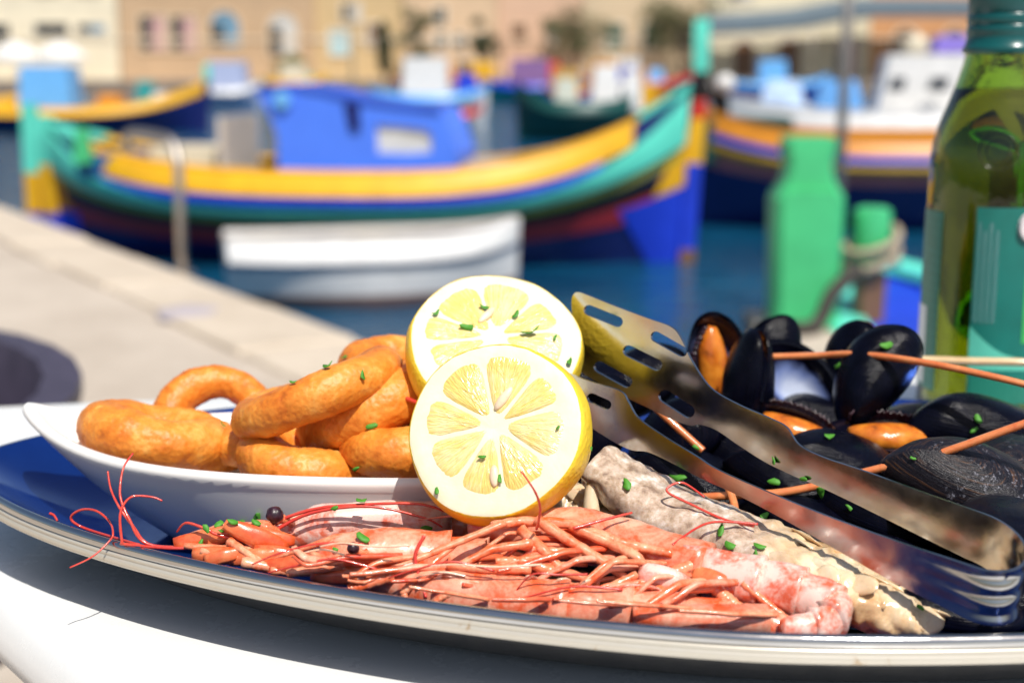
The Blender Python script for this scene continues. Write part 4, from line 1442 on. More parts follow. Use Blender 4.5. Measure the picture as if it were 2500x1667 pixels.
lemon('rear lemon half leaning back higher up behind the front one', 1210, 832, 0.560, 0.0345, (0.10, -0.66, 0.74), 0.9, 0.026, 2, 1.0)

# ------------------------------------------------------------------ serving tongs
nT = Vector((1, 1, 0)).normalized()
cB, cF = 0.606 / math.sqrt(2), 0.566 / math.sqrt(2)
back = [(1397, 742, 1401, 800), (1400, 722, 1408, 870), (1412, 713, 1420, 905), (1440, 722, 1450, 926), (1500, 746, 1500, 955), (1580, 776, 1580, 993), (1640, 798, 1650, 1026), (1664, 826, 1688, 1038), (1690, 880, 1712, 1036), (1735, 945, 1752, 1050), (1800, 985, 1808, 1088), (1880, 1020, 1868, 1126), (1922, 1043, 1912, 1148), (1952, 1085, 1945, 1163), (2010, 1115, 2000, 1186), (2120, 1152, 2105, 1236), (2280, 1210, 2250, 1308), (2400, 1252, 2360, 1362)]
front = [(1330, 905, 1335, 960), (1345, 895, 1352, 985), (1440, 930, 1440, 1040), (1515, 954, 1505, 1080), (1535, 980, 1545, 1098), (1560, 1020, 1585, 1103), (1620, 1063, 1640, 1128), (1700, 1112, 1712, 1166), (1758, 1148, 1808, 1210), (1900, 1210, 1918, 1268), (2029, 1262, 2050, 1344), (2184, 1318, 2184, 1420), (2305, 1358, 2300, 1478), (2372, 1380, 2368, 1512)]
def pair(q, c):
    return at_plane(q[0], q[1], nT, c), at_plane(q[2], q[3], nT, c)
bp = [pair(q, cB) for q in back]
fp = [pair(q, cF) for q in front]
# the spring bend at the right joins the two arms
arm = Vector((1, -1, 0)).normalized()
bend = []
for k in range(1, 16):
    t = k / 16 * math.pi
    row = []
    for e1_, e2_, in ((bp[-1][0], fp[-1][0]), (bp[-1][1], fp[-1][1])):
        e2_ = e2_
        m = (e1_ + e2_) / 2
        h = (e1_ - e2_) / 2
        row.append(m + h * math.cos(t) + Vector((arm.x, arm.y, -0.10)) * (0.0165 * math.sin(t)))
    bend.append(tuple(row))
tg = thing('serving_tongs', 'stainless steel serving tongs with slotted blades lying across the platter', 'tongs', fp[-1][1])
NW = 14
def ribbon(pairs, n, ridges=None):
    top = catmull([p[0] for p in pairs], n)
    bot = catmull([p[1] for p in pairs], n)
    rows = []
    for i in range(n):
        t = (top[min(i + 1, n - 1)] - top[max(0, i - 1)]).normalized()
        wv = (bot[i] - top[i])
        nr = t.cross(wv).normalized()
        row = []
        for j in range(NW + 1):
            v = j / NW
            p = top[i].lerp(bot[i], v)
            if ridges:
                p = p + nr * (ridges(i / (n - 1)) * math.sin(v * 3 * 2 * math.pi - 1.2))
            row.append(p)
        rows.append(row)
    return rows
def ribbon_obj(name, rows, slots=(), thick=0.0011):
    b = MB()
    b.loft(rows, closed=False)
    ob = b.build(name, M_STEEL, tg, solid=thick)
    if slots:
        cb = MB()
        for sl, c in slots:
            f, k = [at_plane(x, y, nT, c) for x, y in sl], nT * 0.02
            cb.loft([[p - k for p in f], [p + k for p in f]])
        cut = cb.build('cutter', M_STEEL, tg, smooth=False)
        bpy.context.view_layer.update()
        md = ob.modifiers.new('slots', 'BOOLEAN')
        md.operation = 'DIFFERENCE'
        md.object = cut
        md.solver = 'EXACT'
        bpy.context.view_layer.update()
        dg = bpy.context.evaluated_depsgraph_get()
        me = bpy.data.meshes.new_from_object(ob.evaluated_get(dg))
        ob.modifiers.clear()
        ob.data = me
        me.materials.clear()
        me.materials.append(M_STEEL)
        bpy.data.objects.remove(cut)
        me.polygons.foreach_set('use_smooth', [True] * len(me.polygons))
        me.set_sharp_from_angle(angle=R(32))
    return ob
def slot(x0, y0, x1, y1, hw):
    a, c = Vector((x0, y0, 0)), Vector((x1, y1, 0))
    d = (c - a).normalized()
    p = Vector((-d.y, d.x, 0))
    out_ = []
    for k in range(9):
        t = -math.pi / 2 + math.pi * k / 8
        out_.append(c - d * hw + d * (hw * math.cos(t)) + p * (hw * math.sin(t)))
    for k in range(9):
        t = math.pi / 2 + math.pi * k / 8
        out_.append(a + d * hw + d * (hw * math.cos(t)) + p * (hw * math.sin(t)))
    return [(q.x, q.y) for q in out_]
SL = [(slot(1428, 752, 1522, 790, 13), cB), (slot(1592, 815, 1678, 864, 13), cB), (slot(1524, 850, 1618, 896, 14), cB), (slot(1453, 888, 1544, 938, 14), cB), (slot(1612, 958, 1696, 1012, 16), cB)]
SF = [(slot(1436, 966, 1494, 992, 12), cF)]
def smooth_pairs(pr, n):
    return list(zip(catmull([p[0] for p in pr], n), catmull([p[1] for p in pr], n)))
whole = smooth_pairs(bp, 120)[:-1] + smooth_pairs([bp[-1]] + bend + [fp[-1]], 44)[:-1] + list(reversed(smooth_pairs(fp, 120)))
NWH = len(whole)
ribbon_obj('slotted_strip', ribbon(whole, NWH, lambda u: -0.00045 * max(0.0, 1 - abs((u * (NWH - 1)) - 152) / 26.0)), SL + SF)

# ------------------------------------------------------------------ prawns
def poly3(pts):
    """photo points with a distance -> world points"""
    return [at_y(*p) for p in pts]
class Prawn:
    def __init__(s, label, path, dorsal, rad, group='red prawns'):
        P = poly3(path)
        s.c = catmull(P, 60)
        s.rad = rad
        s.D = Vector(dorsal).normalized()
        m = P[len(P) // 2]
        s.root = thing('prawn', label, 'prawn', (m.x, m.y, TZ + 0.008), group)
    def fr(s, u):
        u = max(0, min(1, u))
        x = u * 59
        i = min(58, int(x))
        p = s.c[i].lerp(s.c[i + 1], x - i)
        t = (s.c[min(59, i + 2)] - s.c[max(0, i - 1)]).normalized()
        sd = t.cross(s.D).normalized()
        d = sd.cross(t).normalized()
        return p, t, sd, d
    def loft(s, name, u0, u1, prof, mat, n=14, seg=28, squash=0.82, bumpy=0.0006, parent=None):
        b = MB()
        rings = []
        for i in range(n + 1):
            u = u0 + (u1 - u0) * i / n
            p, t, sd, d = s.fr(u)
            r = s.rad * prof(i / n)
            ring = []
            for k in range(seg):
                a = 2 * math.pi * k / seg
                rr = r * (1 + 0.10 * math.cos(a))
                q = p + d * (math.cos(a) * rr) + sd * (math.sin(a) * rr * squash)
                q = q + (q - p).normalized() * (bumpy * mnoise.noise(q * 240) + bumpy * 1.5 * mnoise.noise(q * 90))
                ring.append(q)
            rings.append(ring)
        b.loft(rings)
        return b.build(name, mat, parent or s.root)
    def body(s, cu, mat_c, mat_s, u_end=0.93, nseg=6, rostrum=True):
        s.loft('carapace', 0.03, cu, lambda x: (0.35 + 0.65 * min(1, x / 0.45) ** 0.7) * (1 if x < 0.93 else 1 + 0.07 * math.sin((x - 0.93) / 0.07 * 1.6)), mat_c, 22)
        # spiked rostrum on the back of the head
        b = MB()
        p, t, sd, d = s.fr(cu * 0.55)
        q = s.fr(0.03)
        tip = q[0] - q[1] * (s.rad * 1.9) + q[3] * (s.rad * 0.55)
        b.tube([p + d * s.rad * 0.96, s.fr(cu * 0.25)[0] + d * s.rad * 0.88, tip], [s.rad * 0.10, s.rad * 0.13, s.rad * 0.02], 8)
        if rostrum:
            b.build('rostrum', M_PR_LEG, s.root)
        for i in range(nseg):
            a = cu + (u_end - cu) * i / nseg
            c = cu + (u_end - cu) * (i + 1.22) / nseg
            k = 0.97 - 0.075 * i
            s.loft('abdomen_segment', a, min(c, 0.99), (lambda x, k=k: k * (0.93 + 0.10 * x + (0.03 if x > 0.9 else 0))) if i < nseg - 1 else (lambda x, k=k: k * (0.95 - 0.35 * x ** 2)), mat_s, 9)
    def tail(s, mat, ln, spread=0.5):
        p, t, sd, d = s.fr(0.985)
        for k in range(-2, 3):
            dr = (t + sd * (spread * k * 0.5)).normalized()
            b = MB()
            rows = []
            for i in range(8):
                u = i / 7
                wd = s.rad * 0.42 * (math.sin(math.pi * min(1, 0.2 + 0.72 * u)) ** 0.8) * (0.55 if k == 0 else 1)
                c = p + dr * (ln * u) + d * (0.001 * k * k - 0.002 * u)
                lat = d.cross(dr).normalized()
                rows.append([c - lat * wd, c - lat * wd * 0.5 + d * 0.0009, c + lat * wd * 0.5 + d * 0.0009, c + lat * wd])
            b.loft(rows, closed=False)
            b.build('tail_blade', mat, s.root, solid=0.0008)
    def eye(s, px, py, y, r):
        b = MB()
        c = at_y(px, py, y)
        b.sphere(c, (r, r * 0.9, r * 0.95), 20, 12, None, r * 0.12, 500)
        e = b.build('eye', M_EYE, s.root)
        b = MB()
        b.tube([c, c + Vector((0.006, 0.004, -0.005))], [r * 0.6, r * 0.4], 8)
        b.build('eye_stalk', M_PR_LEG, s.root)
    def limb(s, pts, r0, r1, mat=None, name='leg', n=22, seg=9, flat=1.0, jit=0.0, wav=0.08):
        P = catmull(poly3(pts), n)
        if len(pts) > 2 and name == 'leg':      # straight joints
            Q = poly3(pts)
            Lq = catmull(Q, n)
            m_ = len(Q) - 1
            P = []
            for i in range(n):
                u_ = i / (n - 1) * m_
                a_ = min(int(u_), m_ - 1)
                P.append(Q[a_].lerp(Q[a_ + 1], u_ - a_).lerp(Lq[i], 0.25))
        if jit:
            P = [p + Vector((mnoise.noise(p * 160), mnoise.noise(p * 160 + Vector((5, 0, 0))), mnoise.noise(p * 160 + Vector((0, 9, 0))))) * jit for p in P]
        rs = [(r0 + (r1 - r0) * i / (n - 1)) * (1 + wav * math.sin(i * 1.9 + pts[0][0])) for i in range(n)]
        b = MB()
        b.tube(P, rs, seg, flat)
        return b.build(name, mat or M_PR_LEG, s.root)

# left prawn: head towards the left, body passing under the front lemon
pA = Prawn('left prawn with dark round eye, head pointing left below the white dish', [(600, 1330, 0.505), (720, 1308, 0.507), (870, 1292, 0.510), (1040, 1290, 0.515), (1180, 1330, 0.530), (1300, 1370, 0.545)], (0.05, -0.45, 0.88), 0.0105)
pA.body(0.63, M_PR_PALE, M_PR_SHELL, 0.97, 3)
pA.eye(671, 1256, 0.495, 0.0033)
for q, r0, r1 in (
    ([(668, 1300, 0.495), (560, 1290, 0.492), (430, 1322, 0.488)], 0.0042, 0.0022),
    ([(700, 1330, 0.492), (640, 1285, 0.490), (590, 1300, 0.486)], 0.0040, 0.0030),
    ([(690, 1318, 0.490), (600, 1305, 0.486), (545, 1285, 0.486)], 0.0036, 0.0022),
    ([(700, 1345, 0.488), (590, 1345, 0.482), (450, 1332, 0.482)], 0.0036, 0.0014),
    ([(720, 1362, 0.486), (600, 1362, 0.480), (490, 1345, 0.480)], 0.0034, 0.0020),
    ([(560, 1320, 0.482), (630, 1368, 0.476), (680, 1398, 0.474)], 0.0020, 0.0013),
    ([(800, 1375, 0.485), (690, 1388, 0.475), (590, 1372, 0.474)], 0.0030, 0.0026),
    ([(900, 1372, 0.490), (760, 1395, 0.474), (660, 1392, 0.472)], 0.0026, 0.0020)):
    pA.limb(q, r0, r1, flat=0.8)
for q in (
    [(600, 1322, 0.49), (480, 1333, 0.487), (369, 1331, 0.486), (322, 1280, 0.488), (292, 1239, 0.490), (271, 1195, 0.492), (263, 1150, 0.495)],
    [(600, 1326, 0.49), (470, 1336, 0.486), (357, 1326, 0.486), (316, 1268, 0.488), (295, 1218, 0.492), (294, 1180, 0.496), (303, 1138, 0.50), (325, 1106, 0.505)],
    [(600, 1330, 0.488), (430, 1338, 0.484), (307, 1328, 0.486), (298, 1319, 0.486), (293, 1265, 0.488), (301, 1233, 0.49), (325, 1211, 0.492), (372, 1213, 0.494), (396, 1222, 0.494)],
    [(640, 1330, 0.485), (536, 1306, 0.484), (506, 1292, 0.484), (465, 1277, 0.485), (447, 1279, 0.486), (432, 1298, 0.488)],
    [(640, 1285, 0.495), (760, 1244, 0.497), (874, 1232, 0.497), (1014, 1229, 0.497), (1087, 1248, 0.498), (1150, 1278, 0.50)],
    [(660, 1300, 0.493), (760, 1252, 0.495), (900, 1236, 0.496), (1030, 1262, 0.497), (1080, 1286, 0.498)]):
    pA.limb(q, 0.0007, 0.00035, M_PR_RED, 'feeler', 44, 6)
# loose curled feeler hanging over the rim
def loose(label, pts, r0, r1, mat, name='prawn_feeler', n=44, cat='feeler'):
    b = MB()
    P = catmull(poly3(pts), n)
    b.tube(P, [r0 + (r1 - r0) * i / (n - 1) for i in range(n)], 8)
    return tag(b.build(name, mat, origin=P[0]), label, cat)
loose('thin red feeler looping out over the left rim of the platter', [(340, 1330, 0.486), (220, 1294, 0.510), (179, 1274, 0.512), (176, 1257, 0.512), (203, 1243, 0.510), (238, 1248, 0.505), (268, 1274, 0.50), (276, 1301, 0.492), (268, 1319, 0.490), (226, 1358, 0.485), (170, 1385, 0.482)], 0.0006, 0.0003, M_PR_RED)
loose('short red feeler end at the far left of the platter', [(122, 1253, 0.525), (132, 1258, 0.524), (140, 1271, 0.522)], 0.0006, 0.0004, M_PR_RED)

# middle prawn under it, legs towards the viewer
pM = Prawn('lower middle prawn lying in front, tangled pale pink legs along the rim', [(765, 1390, 0.4745), (850, 1374, 0.476), (980, 1372, 0.478), (1130, 1385, 0.478), (1240, 1412, 0.474), (1330, 1450, 0.468)], (0.05, 0.25, 0.95), 0.0108)
pM.body(0.55, M_PR_SHELL, M_PR_SHELL, 0.97, 4)
pM.eye(862, 1338, 0.4605, 0.0022)
for q, r0, r1 in (
    ([(1235, 1275, 0.470), (1044, 1354, 0.462), (895, 1412, 0.456)], 0.0016, 0.0012),
    ([(1300, 1326, 0.462), (1200, 1340, 0.460), (1100, 1392, 0.455), (1060, 1440, 0.452)], 0.0019, 0.0013),
    ([(1295, 1388, 0.456), (1180, 1388, 0.454), (1090, 1380, 0.454)], 0.0022, 0.0014),
    ([(1080, 1405, 0.452), (1190, 1428, 0.450), (1310, 1456, 0.447)], 0.0017, 0.0013),
    ([(900, 1352, 0.468), (820, 1380, 0.464), (700, 1400, 0.462)], 0.0024, 0.0018),
    ([(1000, 1372, 0.463), (900, 1360, 0.462), (820, 1362, 0.462)], 0.0022, 0.0016),
    ([(960, 1405, 0.456), (880, 1430, 0.453), (850, 1438, 0.452)], 0.0026, 0.0020),
    ([(1010, 1420, 0.454), (985, 1445, 0.452), (990, 1462, 0.451)], 0.0020, 0.0012),
    ([(1110, 1330, 0.466), (1060, 1370, 0.460), (1010, 1440, 0.454)], 0.0013, 0.0009),
    ([(760, 1350, 0.470), (860, 1395, 0.463), (980, 1418, 0.456)], 0.0014, 0.0010),
    ([(1140, 1440, 0.450), (1090, 1452, 0.449), (1060, 1470, 0.448)], 0.0022, 0.0010)):
    pM.limb(q, r0, r1, flat=0.85)
pM.limb([(1036, 1307, 0.460), (1014, 1354, 0.458), (1023, 1405, 0.455), (1040, 1458, 0.450)], 0.0007, 0.0005, M_PR_RED, 'feeler', 26, 6)

# right prawn: whole, tail curled under at the right, legs spread to the front
pB = Prawn('right prawn lying along the front rim with its tail curled under', [(1120, 1300, 0.492), (1270, 1296, 0.488), (1450, 1320, 0.480), (1620, 1372, 0.468), (1790, 1420, 0.456), (1940, 1450, 0.447), (2030, 1492, 0.440), (2000, 1535, 0.433), (1900, 1540, 0.430)], (0.25, 0.25, 0.92), 0.0098)
pB.body(0.45, M_PR_SHELL, M_PR_PALE, 0.97, 6)
b = MB()
P = poly3([(1880, 1520, 0.432), (1700, 1518, 0.433), (1545, 1505, 0.436)])
rows = []
for i, p in enumerate(catmull(P, 14)):
    wd = 0.0052 * (1 - 0.35 * (i / 13) ** 2)
    rows.append([p + Vector((0, 0.004, wd * 0.9)), p + Vector((0, -0.0012, wd * 0.4)), p + Vector((0, -0.0015, -wd * 0.4)), p + Vector((0, 0.003, -wd))])
b.loft(rows, closed=False)
b.build('tail_blade', M_PR_SHELL, pB.root, solid=0.001)
for q, r0, r1 in (
    ([(1560, 1345, 0.464), (1400, 1280, 0.472), (1272, 1272, 0.474), (1200, 1284, 0.470)], 0.0024, 0.0020),
    ([(1272, 1292, 0.470), (1330, 1345, 0.463), (1376, 1395, 0.458), (1465, 1425, 0.454)], 0.0025, 0.0018),
    ([(1310, 1268, 0.473), (1400, 1325, 0.466), (1480, 1375, 0.460), (1532, 1415, 0.455)], 0.0024, 0.0018),
    ([(1393, 1284, 0.471), (1490, 1325, 0.466), (1554, 1358, 0.460), (1582, 1395, 0.457)], 0.0024, 0.0020),
    ([(1498, 1320, 0.466), (1580, 1340, 0.463), (1642, 1352, 0.460)], 0.0022, 0.0018),
    ([(1200, 1412, 0.455), (1330, 1424, 0.452), (1465, 1440, 0.450)], 0.0021, 0.0017),
    ([(1295, 1480, 0.446), (1380, 1460, 0.447), (1476, 1438, 0.449), (1554, 1402, 0.453)], 0.0019, 0.0016),
    ([(1740, 1428, 0.450), (1775, 1462, 0.446), (1815, 1492, 0.443)], 0.0034, 0.0022),
    ([(1813, 1423, 0.448), (1870, 1470, 0.443), (1940, 1524, 0.438)], 0.0018, 0.0012),
    ([(1640, 1400, 0.456), (1700, 1375, 0.458), (1760, 1380, 0.457)], 0.0030, 0.0020),
    ([(1450, 1478, 0.445), (1520, 1470, 0.446), (1570, 1430, 0.450)], 0.0040, 0.0024),
    ([(1600, 1440, 0.450), (1650, 1470, 0.446), (1700, 1480, 0.445)], 0.0034, 0.0026),
    ([(1350, 1395, 0.458), (1280, 1370, 0.460), (1210, 1368, 0.460)], 0.0026, 0.0016),
    ([(1420, 1350, 0.464), (1350, 1345, 0.464), (1250, 1330, 0.464)], 0.0020, 0.0014),
    ([(1250, 1440, 0.450), (1350, 1480, 0.446), (1480, 1500, 0.443)], 0.0022, 0.0020)):
    pB.limb(q, r0, r1, flat=0.85)
pB.limb([(1310, 1290, 0.468), (1318, 1255, 0.460), (1317, 1229, 0.455), (1304, 1196, 0.452), (1272, 1149, 0.452)], 0.0006, 0.0003, M_PR_RED, 'feeler', 28, 6)
pB.limb([(1399, 1290, 0.467), (1476, 1268, 0.470), (1543, 1251, 0.474)], 0.0006, 0.0004, M_PR_RED, 'feeler', 20, 6)
def plate(pr, a, c_, wd, y0, y1, curl=0.35, mat=None, lift=0.0):
    """a thin curved piece of head shell between two photo points"""
    A, C_ = at_y(a[0], a[1], y0), at_y(c_[0], c_[1], y1)
    t = (C_ - A).normalized()
    view = ((A + C_) / 2 - CAM).normalized()
    s_ = t.cross(view).normalized()
    nrm = s_.cross(t)
    if nrm.dot(view) > 0:
        nrm = -nrm
    rows = []
    for i in range(13):
        u = i / 12
        wv = wd * (0.25 + 0.75 * math.sin(math.pi * min(1, 0.16 + 0.80 * u)) ** 0.7)
        p = A.lerp(C_, u) + nrm * (0.0016 * math.sin(math.pi * u) + lift)
        row = []
        for j in range(7):
            v = j / 6 * 2 - 1
            q = p + s_ * (wv * v) + nrm * (curl * wv * (1 - v * v))
            row.append(q + nrm * (0.0005 * mnoise.noise(q * 300)))
        rows.append(row)
    b = MB()
    b.loft(rows, closed=False)
    return b.build('head_plate', mat or M_PR_PLATE, pr.root, solid=0.0006)
for a, c_, wd, y0, y1 in (
    ((425, 1328), (660, 1282), 0.0030, 0.486, 0.492), ((700, 1342), (548, 1278), 0.0036, 0.486, 0.483), ((470, 1352), (640, 1360), 0.0030, 0.480, 0.480),
    ((560, 1300), (720, 1320), 0.0034, 0.487, 0.488), ((560, 1366), (690, 1350), 0.0028, 0.479, 0.479), ((640, 1382), (800, 1376), 0.0028, 0.474, 0.472),
    ((620, 1345), (770, 1368), 0.0030, 0.480, 0.480), ((500, 1368), (600, 1345), 0.0024, 0.477, 0.480), ((830, 1400), (960, 1376), 0.0028, 0.464, 0.466),
    ((760, 1402), (900, 1410), 0.0028, 0.467, 0.463), ((700, 1378), (850, 1352), 0.0026, 0.476, 0.478)):
    plate(pA if a[0] < 620 else pM, a, c_, wd, y0, y1)
for a, c_, wd, y0, y1, m in (
    ((1660, 1350), (1900, 1400), 0.0040, 0.461, 0.452, M_PR_PALE), ((1690, 1400), (1800, 1440), 0.0036, 0.455, 0.449, M_PR_PLATE), ((1560, 1395), (1690, 1430), 0.0040, 0.454, 0.450, M_PR_PALE)):
    plate(pB, a, c_, wd, y0, y1, mat=m)
# lowest prawn along the rim: fills the front with salmon shell
pF = Prawn('lowest prawn pressed against the front rim beneath the legs of the others', [(820, 1400, 0.4680), (1040, 1440, 0.4560), (1200, 1462, 0.4515), (1400, 1484, 0.4470), (1600, 1500, 0.4430), (1780, 1516, 0.4400), (1880, 1534, 0.4370), (1990, 1580, 0.4350)], (0.1, 0.3, 0.95), 0.0078)
pF.body(0.42, M_PR_SHELL, M_PR_SHELL, 0.97, 6, False)
pF.tail(M_PR_PLATE, 0.016, 0.45)
# long jointed legs flowing to the left, paler towards the knees
rnd = random.Random(31)
def fan(pr, n, xs, ytop, ylen, xlen, y0, dep, rr, name='leg'):
    for i in range(n):
        u = (i + rnd.uniform(-0.3, 0.3)) / max(1, n - 1)
        x = xs[0] + (xs[1] - xs[0]) * u
        y = ytop(x) + rnd.uniform(-14, 18)
        l = rnd.uniform(*xlen)
        h = rnd.uniform(*ylen)
        k = rnd.uniform(0.35, 0.6)
        yy = y0(x)
        pts = [(x, y, yy), (x - l * k, y + h * k * rnd.uniform(-0.1, 0.6), yy - 0.004 - dep * 0.3), (x - l * rnd.uniform(0.8, 0.9), y + h * 0.85, yy - 0.004 - dep * 0.8), (x - l, y + h * 1.02, yy - 0.004 - dep)]
        rr0 = rnd.uniform(12, 55)
        rimy = lambda x_: interp([268, 387, 700, 1200, 1753, 2084], [1310, 1340, 1405, 1486, 1525, 1539], x_) - rr0
        pts = [(q[0], min(q[1], rimy(q[0])), q[2]) for q in pts]
        pts = [q if q[0] > 720 else (720 + (q[0] - 720) * 0.25, q[1] - 20, q[2] + 0.004) for q in pts]
        r = rnd.uniform(*rr)
        pr.limb(pts, r, r * rnd.uniform(0.45, 0.75), rnd.choice((M_PR_LEG, M_PR_LEG, M_PR_LEG2, M_PR_SHELL)), name, 30, 9, rnd.uniform(0.6, 0.95), 0.0003, 0.03)
pBy = lambda x: interp([1120, 1270, 1450, 1620, 1790], [0.482, 0.477, 0.469, 0.458, 0.447], x)
fan(pB, 14, (1330, 1800), lambda x: interp([1120, 1270, 1450, 1620, 1790], [1310, 1306, 1330, 1380, 1428], x), (25, 110), (140, 330), pBy, 0.010, (0.0012, 0.0021))
fan(pB, 8, (1250, 1700), lambda x: interp([1120, 1270, 1450, 1620, 1790], [1350, 1356, 1380, 1425, 1462], x), (10, 80), (120, 260), lambda x: pBy(x) - 0.006, 0.006, (0.0010, 0.0017))
fan(pM, 10, (900, 1320), lambda x: interp([690, 830, 1130, 1330], [1385, 1362, 1372, 1420], x), (5, 80), (150, 300), lambda x: interp([690, 1330], [0.466, 0.460], x), 0.008, (0.0012, 0.0019))
fan(pF, 5, (1200, 1850), lambda x: interp([1040, 1400, 1860], [1440, 1476, 1512], x), (-10, 28), (110, 240), lambda x: interp([1040, 1400, 1860], [0.4475, 0.440, 0.4315], x), 0.001, (0.0008, 0.0014))
# fine red feelers and bristles running through the legs
for i in range(9):
    x = rnd.uniform(820, 1650)
    y = interp([820, 1200, 1650], [1360, 1375, 1415], x) + rnd.uniform(-40, 45)
    dpt = interp([820, 1200, 1650], [0.456, 0.449, 0.441], x)
    l = rnd.uniform(120, 300)
    (pB if x > 1150 else pM).limb([(x, y, dpt), (x - l * 0.4, y - rnd.uniform(-10, 25), dpt), (x - l * 0.75, y + rnd.uniform(-10, 30), dpt), (x - l, y + rnd.uniform(0, 50), dpt + 0.002)], 0.00045, 0.00025, rnd.choice((M_PR_RED, M_PR_RED, M_PR_MEAT)), 'feeler', 26, 6)
# a few ragged bits of pale flesh
for i in range(14):
    x = rnd.uniform(900, 1650)
    y = interp([840, 1200, 1640], [1405, 1440, 1462], x) + rnd.uniform(-30, 22)
    dpt = interp([840, 1200, 1640], [0.459, 0.449, 0.444], x) + 0.003
    a = rnd.uniform(-0.8, 0.5)
    l = rnd.uniform(25, 60)
    (pB if x > 1150 else pM).limb([(x, y, dpt), (x + l * 0.5 * math.cos(a), y + l * 0.5 * math.sin(a) - 8, dpt - 0.002), (x + l * math.cos(a), y + l * math.sin(a), dpt)], rnd.uniform(0.0012, 0.0024), 0.0007, rnd.choice((M_PR_MEAT, M_PR_PALE)), 'swimmeret', 14, 8, 0.5, 0.0014, 0.1)

# ------------------------------------------------------------------ fish
def fish(label, pts, rad, seed, dz=0.8):
    P = catmull(poly3(pts), 90)
    b = MB()
    rings = []
    N = len(P)
    for i, p in enumerate(P):
        u = i / (N - 1)
        t = (P[min(N - 1, i + 1)] - P[max(0, i - 1)]).normalized()
        sd = t.cross(Vector((0, 0, 1))).normalized()
        up = sd.cross(t)
        r = rad * (0.42 + 0.58 * math.sin(math.pi * min(1, 0.12 + 0.86 * u)) ** 0.6) * (0.30 if i in (0, N - 1) else 1) * (1 - 0.62 * u ** 9)
        ring = []
        for k in range(40):
            a = 2 * math.pi * k / 40
            q = p + sd * (math.cos(a) * r * 1.25) + up * (math.sin(a) * r * dz)
            w_ = q + Vector((seed, seed * 2, 0))
            q = q + (q - p).normalized() * (0.0022 * mnoise.noise(w_ * 60) + 0.0013 * mnoise.noise(w_ * 170) + 0.0008 * mnoise.noise(w_ * 420))
            if u > 0.3:     # overlapping flakes of flesh
                s_ = (u * 15 + 0.55 * math.sin(a) + 0.8 * mnoise.noise(w_ * 45)) % 1.0
                q = q + (q - p).normalized() * (0.0017 * (s_ - 0.5) * min(1, (u - 0.3) * 6))
            ring.append(q)
        rings.append(ring)
    b.loft(rings)
    fr_ = random.Random(seed)
    for q in range(20):       # loose flakes of flesh and skin lifting off the surface
        i = fr_.randrange(N // 2, N - 2)
        k = fr_.randrange(2, 19)
        p = rings[i][k]
        nn = (p - P[i]).normalized()
        tt = (P[i + 1] - P[i - 1]).normalized()
        M = frame(tt + Vector((fr_.uniform(-.5, .5), fr_.uniform(-.5, .5), fr_.uniform(-.3, .3))), nn + Vector((fr_.uniform(-.4, .4), fr_.uniform(-.4, .4), 0)))
        b.sphere(p - nn * 0.0004, (fr_.uniform(0.004, 0.010), fr_.uniform(0.002, 0.005), fr_.uniform(0.0005, 0.0011)), 12, 7, M, 0.0006, 420)
    return tag(b.build('fish_fillet', M_FISH, origin=P[N // 2]), label, 'fish', 'pieces of fish')
fish('long flaky fish fillet with silvery skin lying in front of the tongs', [(1452, 1132, 0.522), (1560, 1208, 0.512), (1700, 1282, 0.497), (1850, 1345, 0.481), (1980, 1402, 0.467), (2090, 1456, 0.455), (2190, 1502, 0.446), (2285, 1540, 0.440)], 0.0130, 2)
fish('brown shaded piece of fish tucked under the front lemon', [(1290, 1215, 0.535), (1380, 1225, 0.533), (1470, 1258, 0.525), (1580, 1310, 0.512)], 0.0105, 5)
# dark bone end sticking out between the lemon and the fillet
loose('small grey fish bone end beside the front lemon', [(1446, 1180, 0.512), (1443, 1220, 0.510), (1446, 1262, 0.508)], 0.0022, 0.0036, M_FISH, 'fish_bone', 12, 'bone')

# ------------------------------------------------------------------ mussels
OUTL = catmull([(0, 0, 0), (0.04, .085, 0), (.17, .22, 0), (.40, .33, 0), (.66, .345, 0), (.87, .25, 0), (.985, .09, 0), (.99, -.06, 0), (.88, -.18, 0), (.62, -.225, 0), (.35, -.19, 0), (.14, -.12, 0), (.03, -.05, 0)], 60, True)
def valve_mesh(L, H, flip=1, seed=0):
    """half a mussel shell, hinge at the origin, length along +x, dome along +z*flip; UV v = 0 at the top of the dome"""
    b = MB()
    NK = 14
    c = Vector((0.36, 0.03, 0))
    uvs = []
    for layer in (0, 1):
        rings = []
        for k in range(NK + 1):
            s_ = max(0.02, k / NK)
            ring = []
            for i, o in enumerate(OUTL):
                p = c.lerp(o, s_)
                hgt = H * (max(0, 1 - s_ ** 2.3)) ** 0.75 * (1 + 0.35 * (0.35 - p.x))
                gl = 0.0035 * math.sin(s_ * 46 + mnoise.noise(Vector((i * 0.3, seed, 0)))) * s_ * (1 if layer == 0 else 0)
                nn = 0.008 * mnoise.noise(Vector((p.x * 7, p.y * 7, seed * 3.1)))
                z = hgt + gl * H * 2 + nn * H * 4
                th = 0.0 if layer == 0 else -0.028
                e = 1.0 if layer == 0 else (1 - 0.02 * s_)
                ring.append(Vector((p.x * e, p.y * e, (z + (th if k < NK else 0)) * flip)) * L)
                uvs.append((i / len(OUTL), s_))
            rings.append(ring)
        if (layer == 0) == (flip > 0):
            pass
        b.loft(rings, cap0=True, cap1=False, mi=layer)
    n = len(OUTL)
    e0, e1 = NK * n, (NK + 1) * n + NK * n
    for i in range(n):
        b.f.append((e0 + i, e0 + (i + 1) % n, e1 + (i + 1) % n, e1 + i))
        b.mi.append(0)
    b.uv = {i: u for i, u in enumerate(uvs)}
    return b
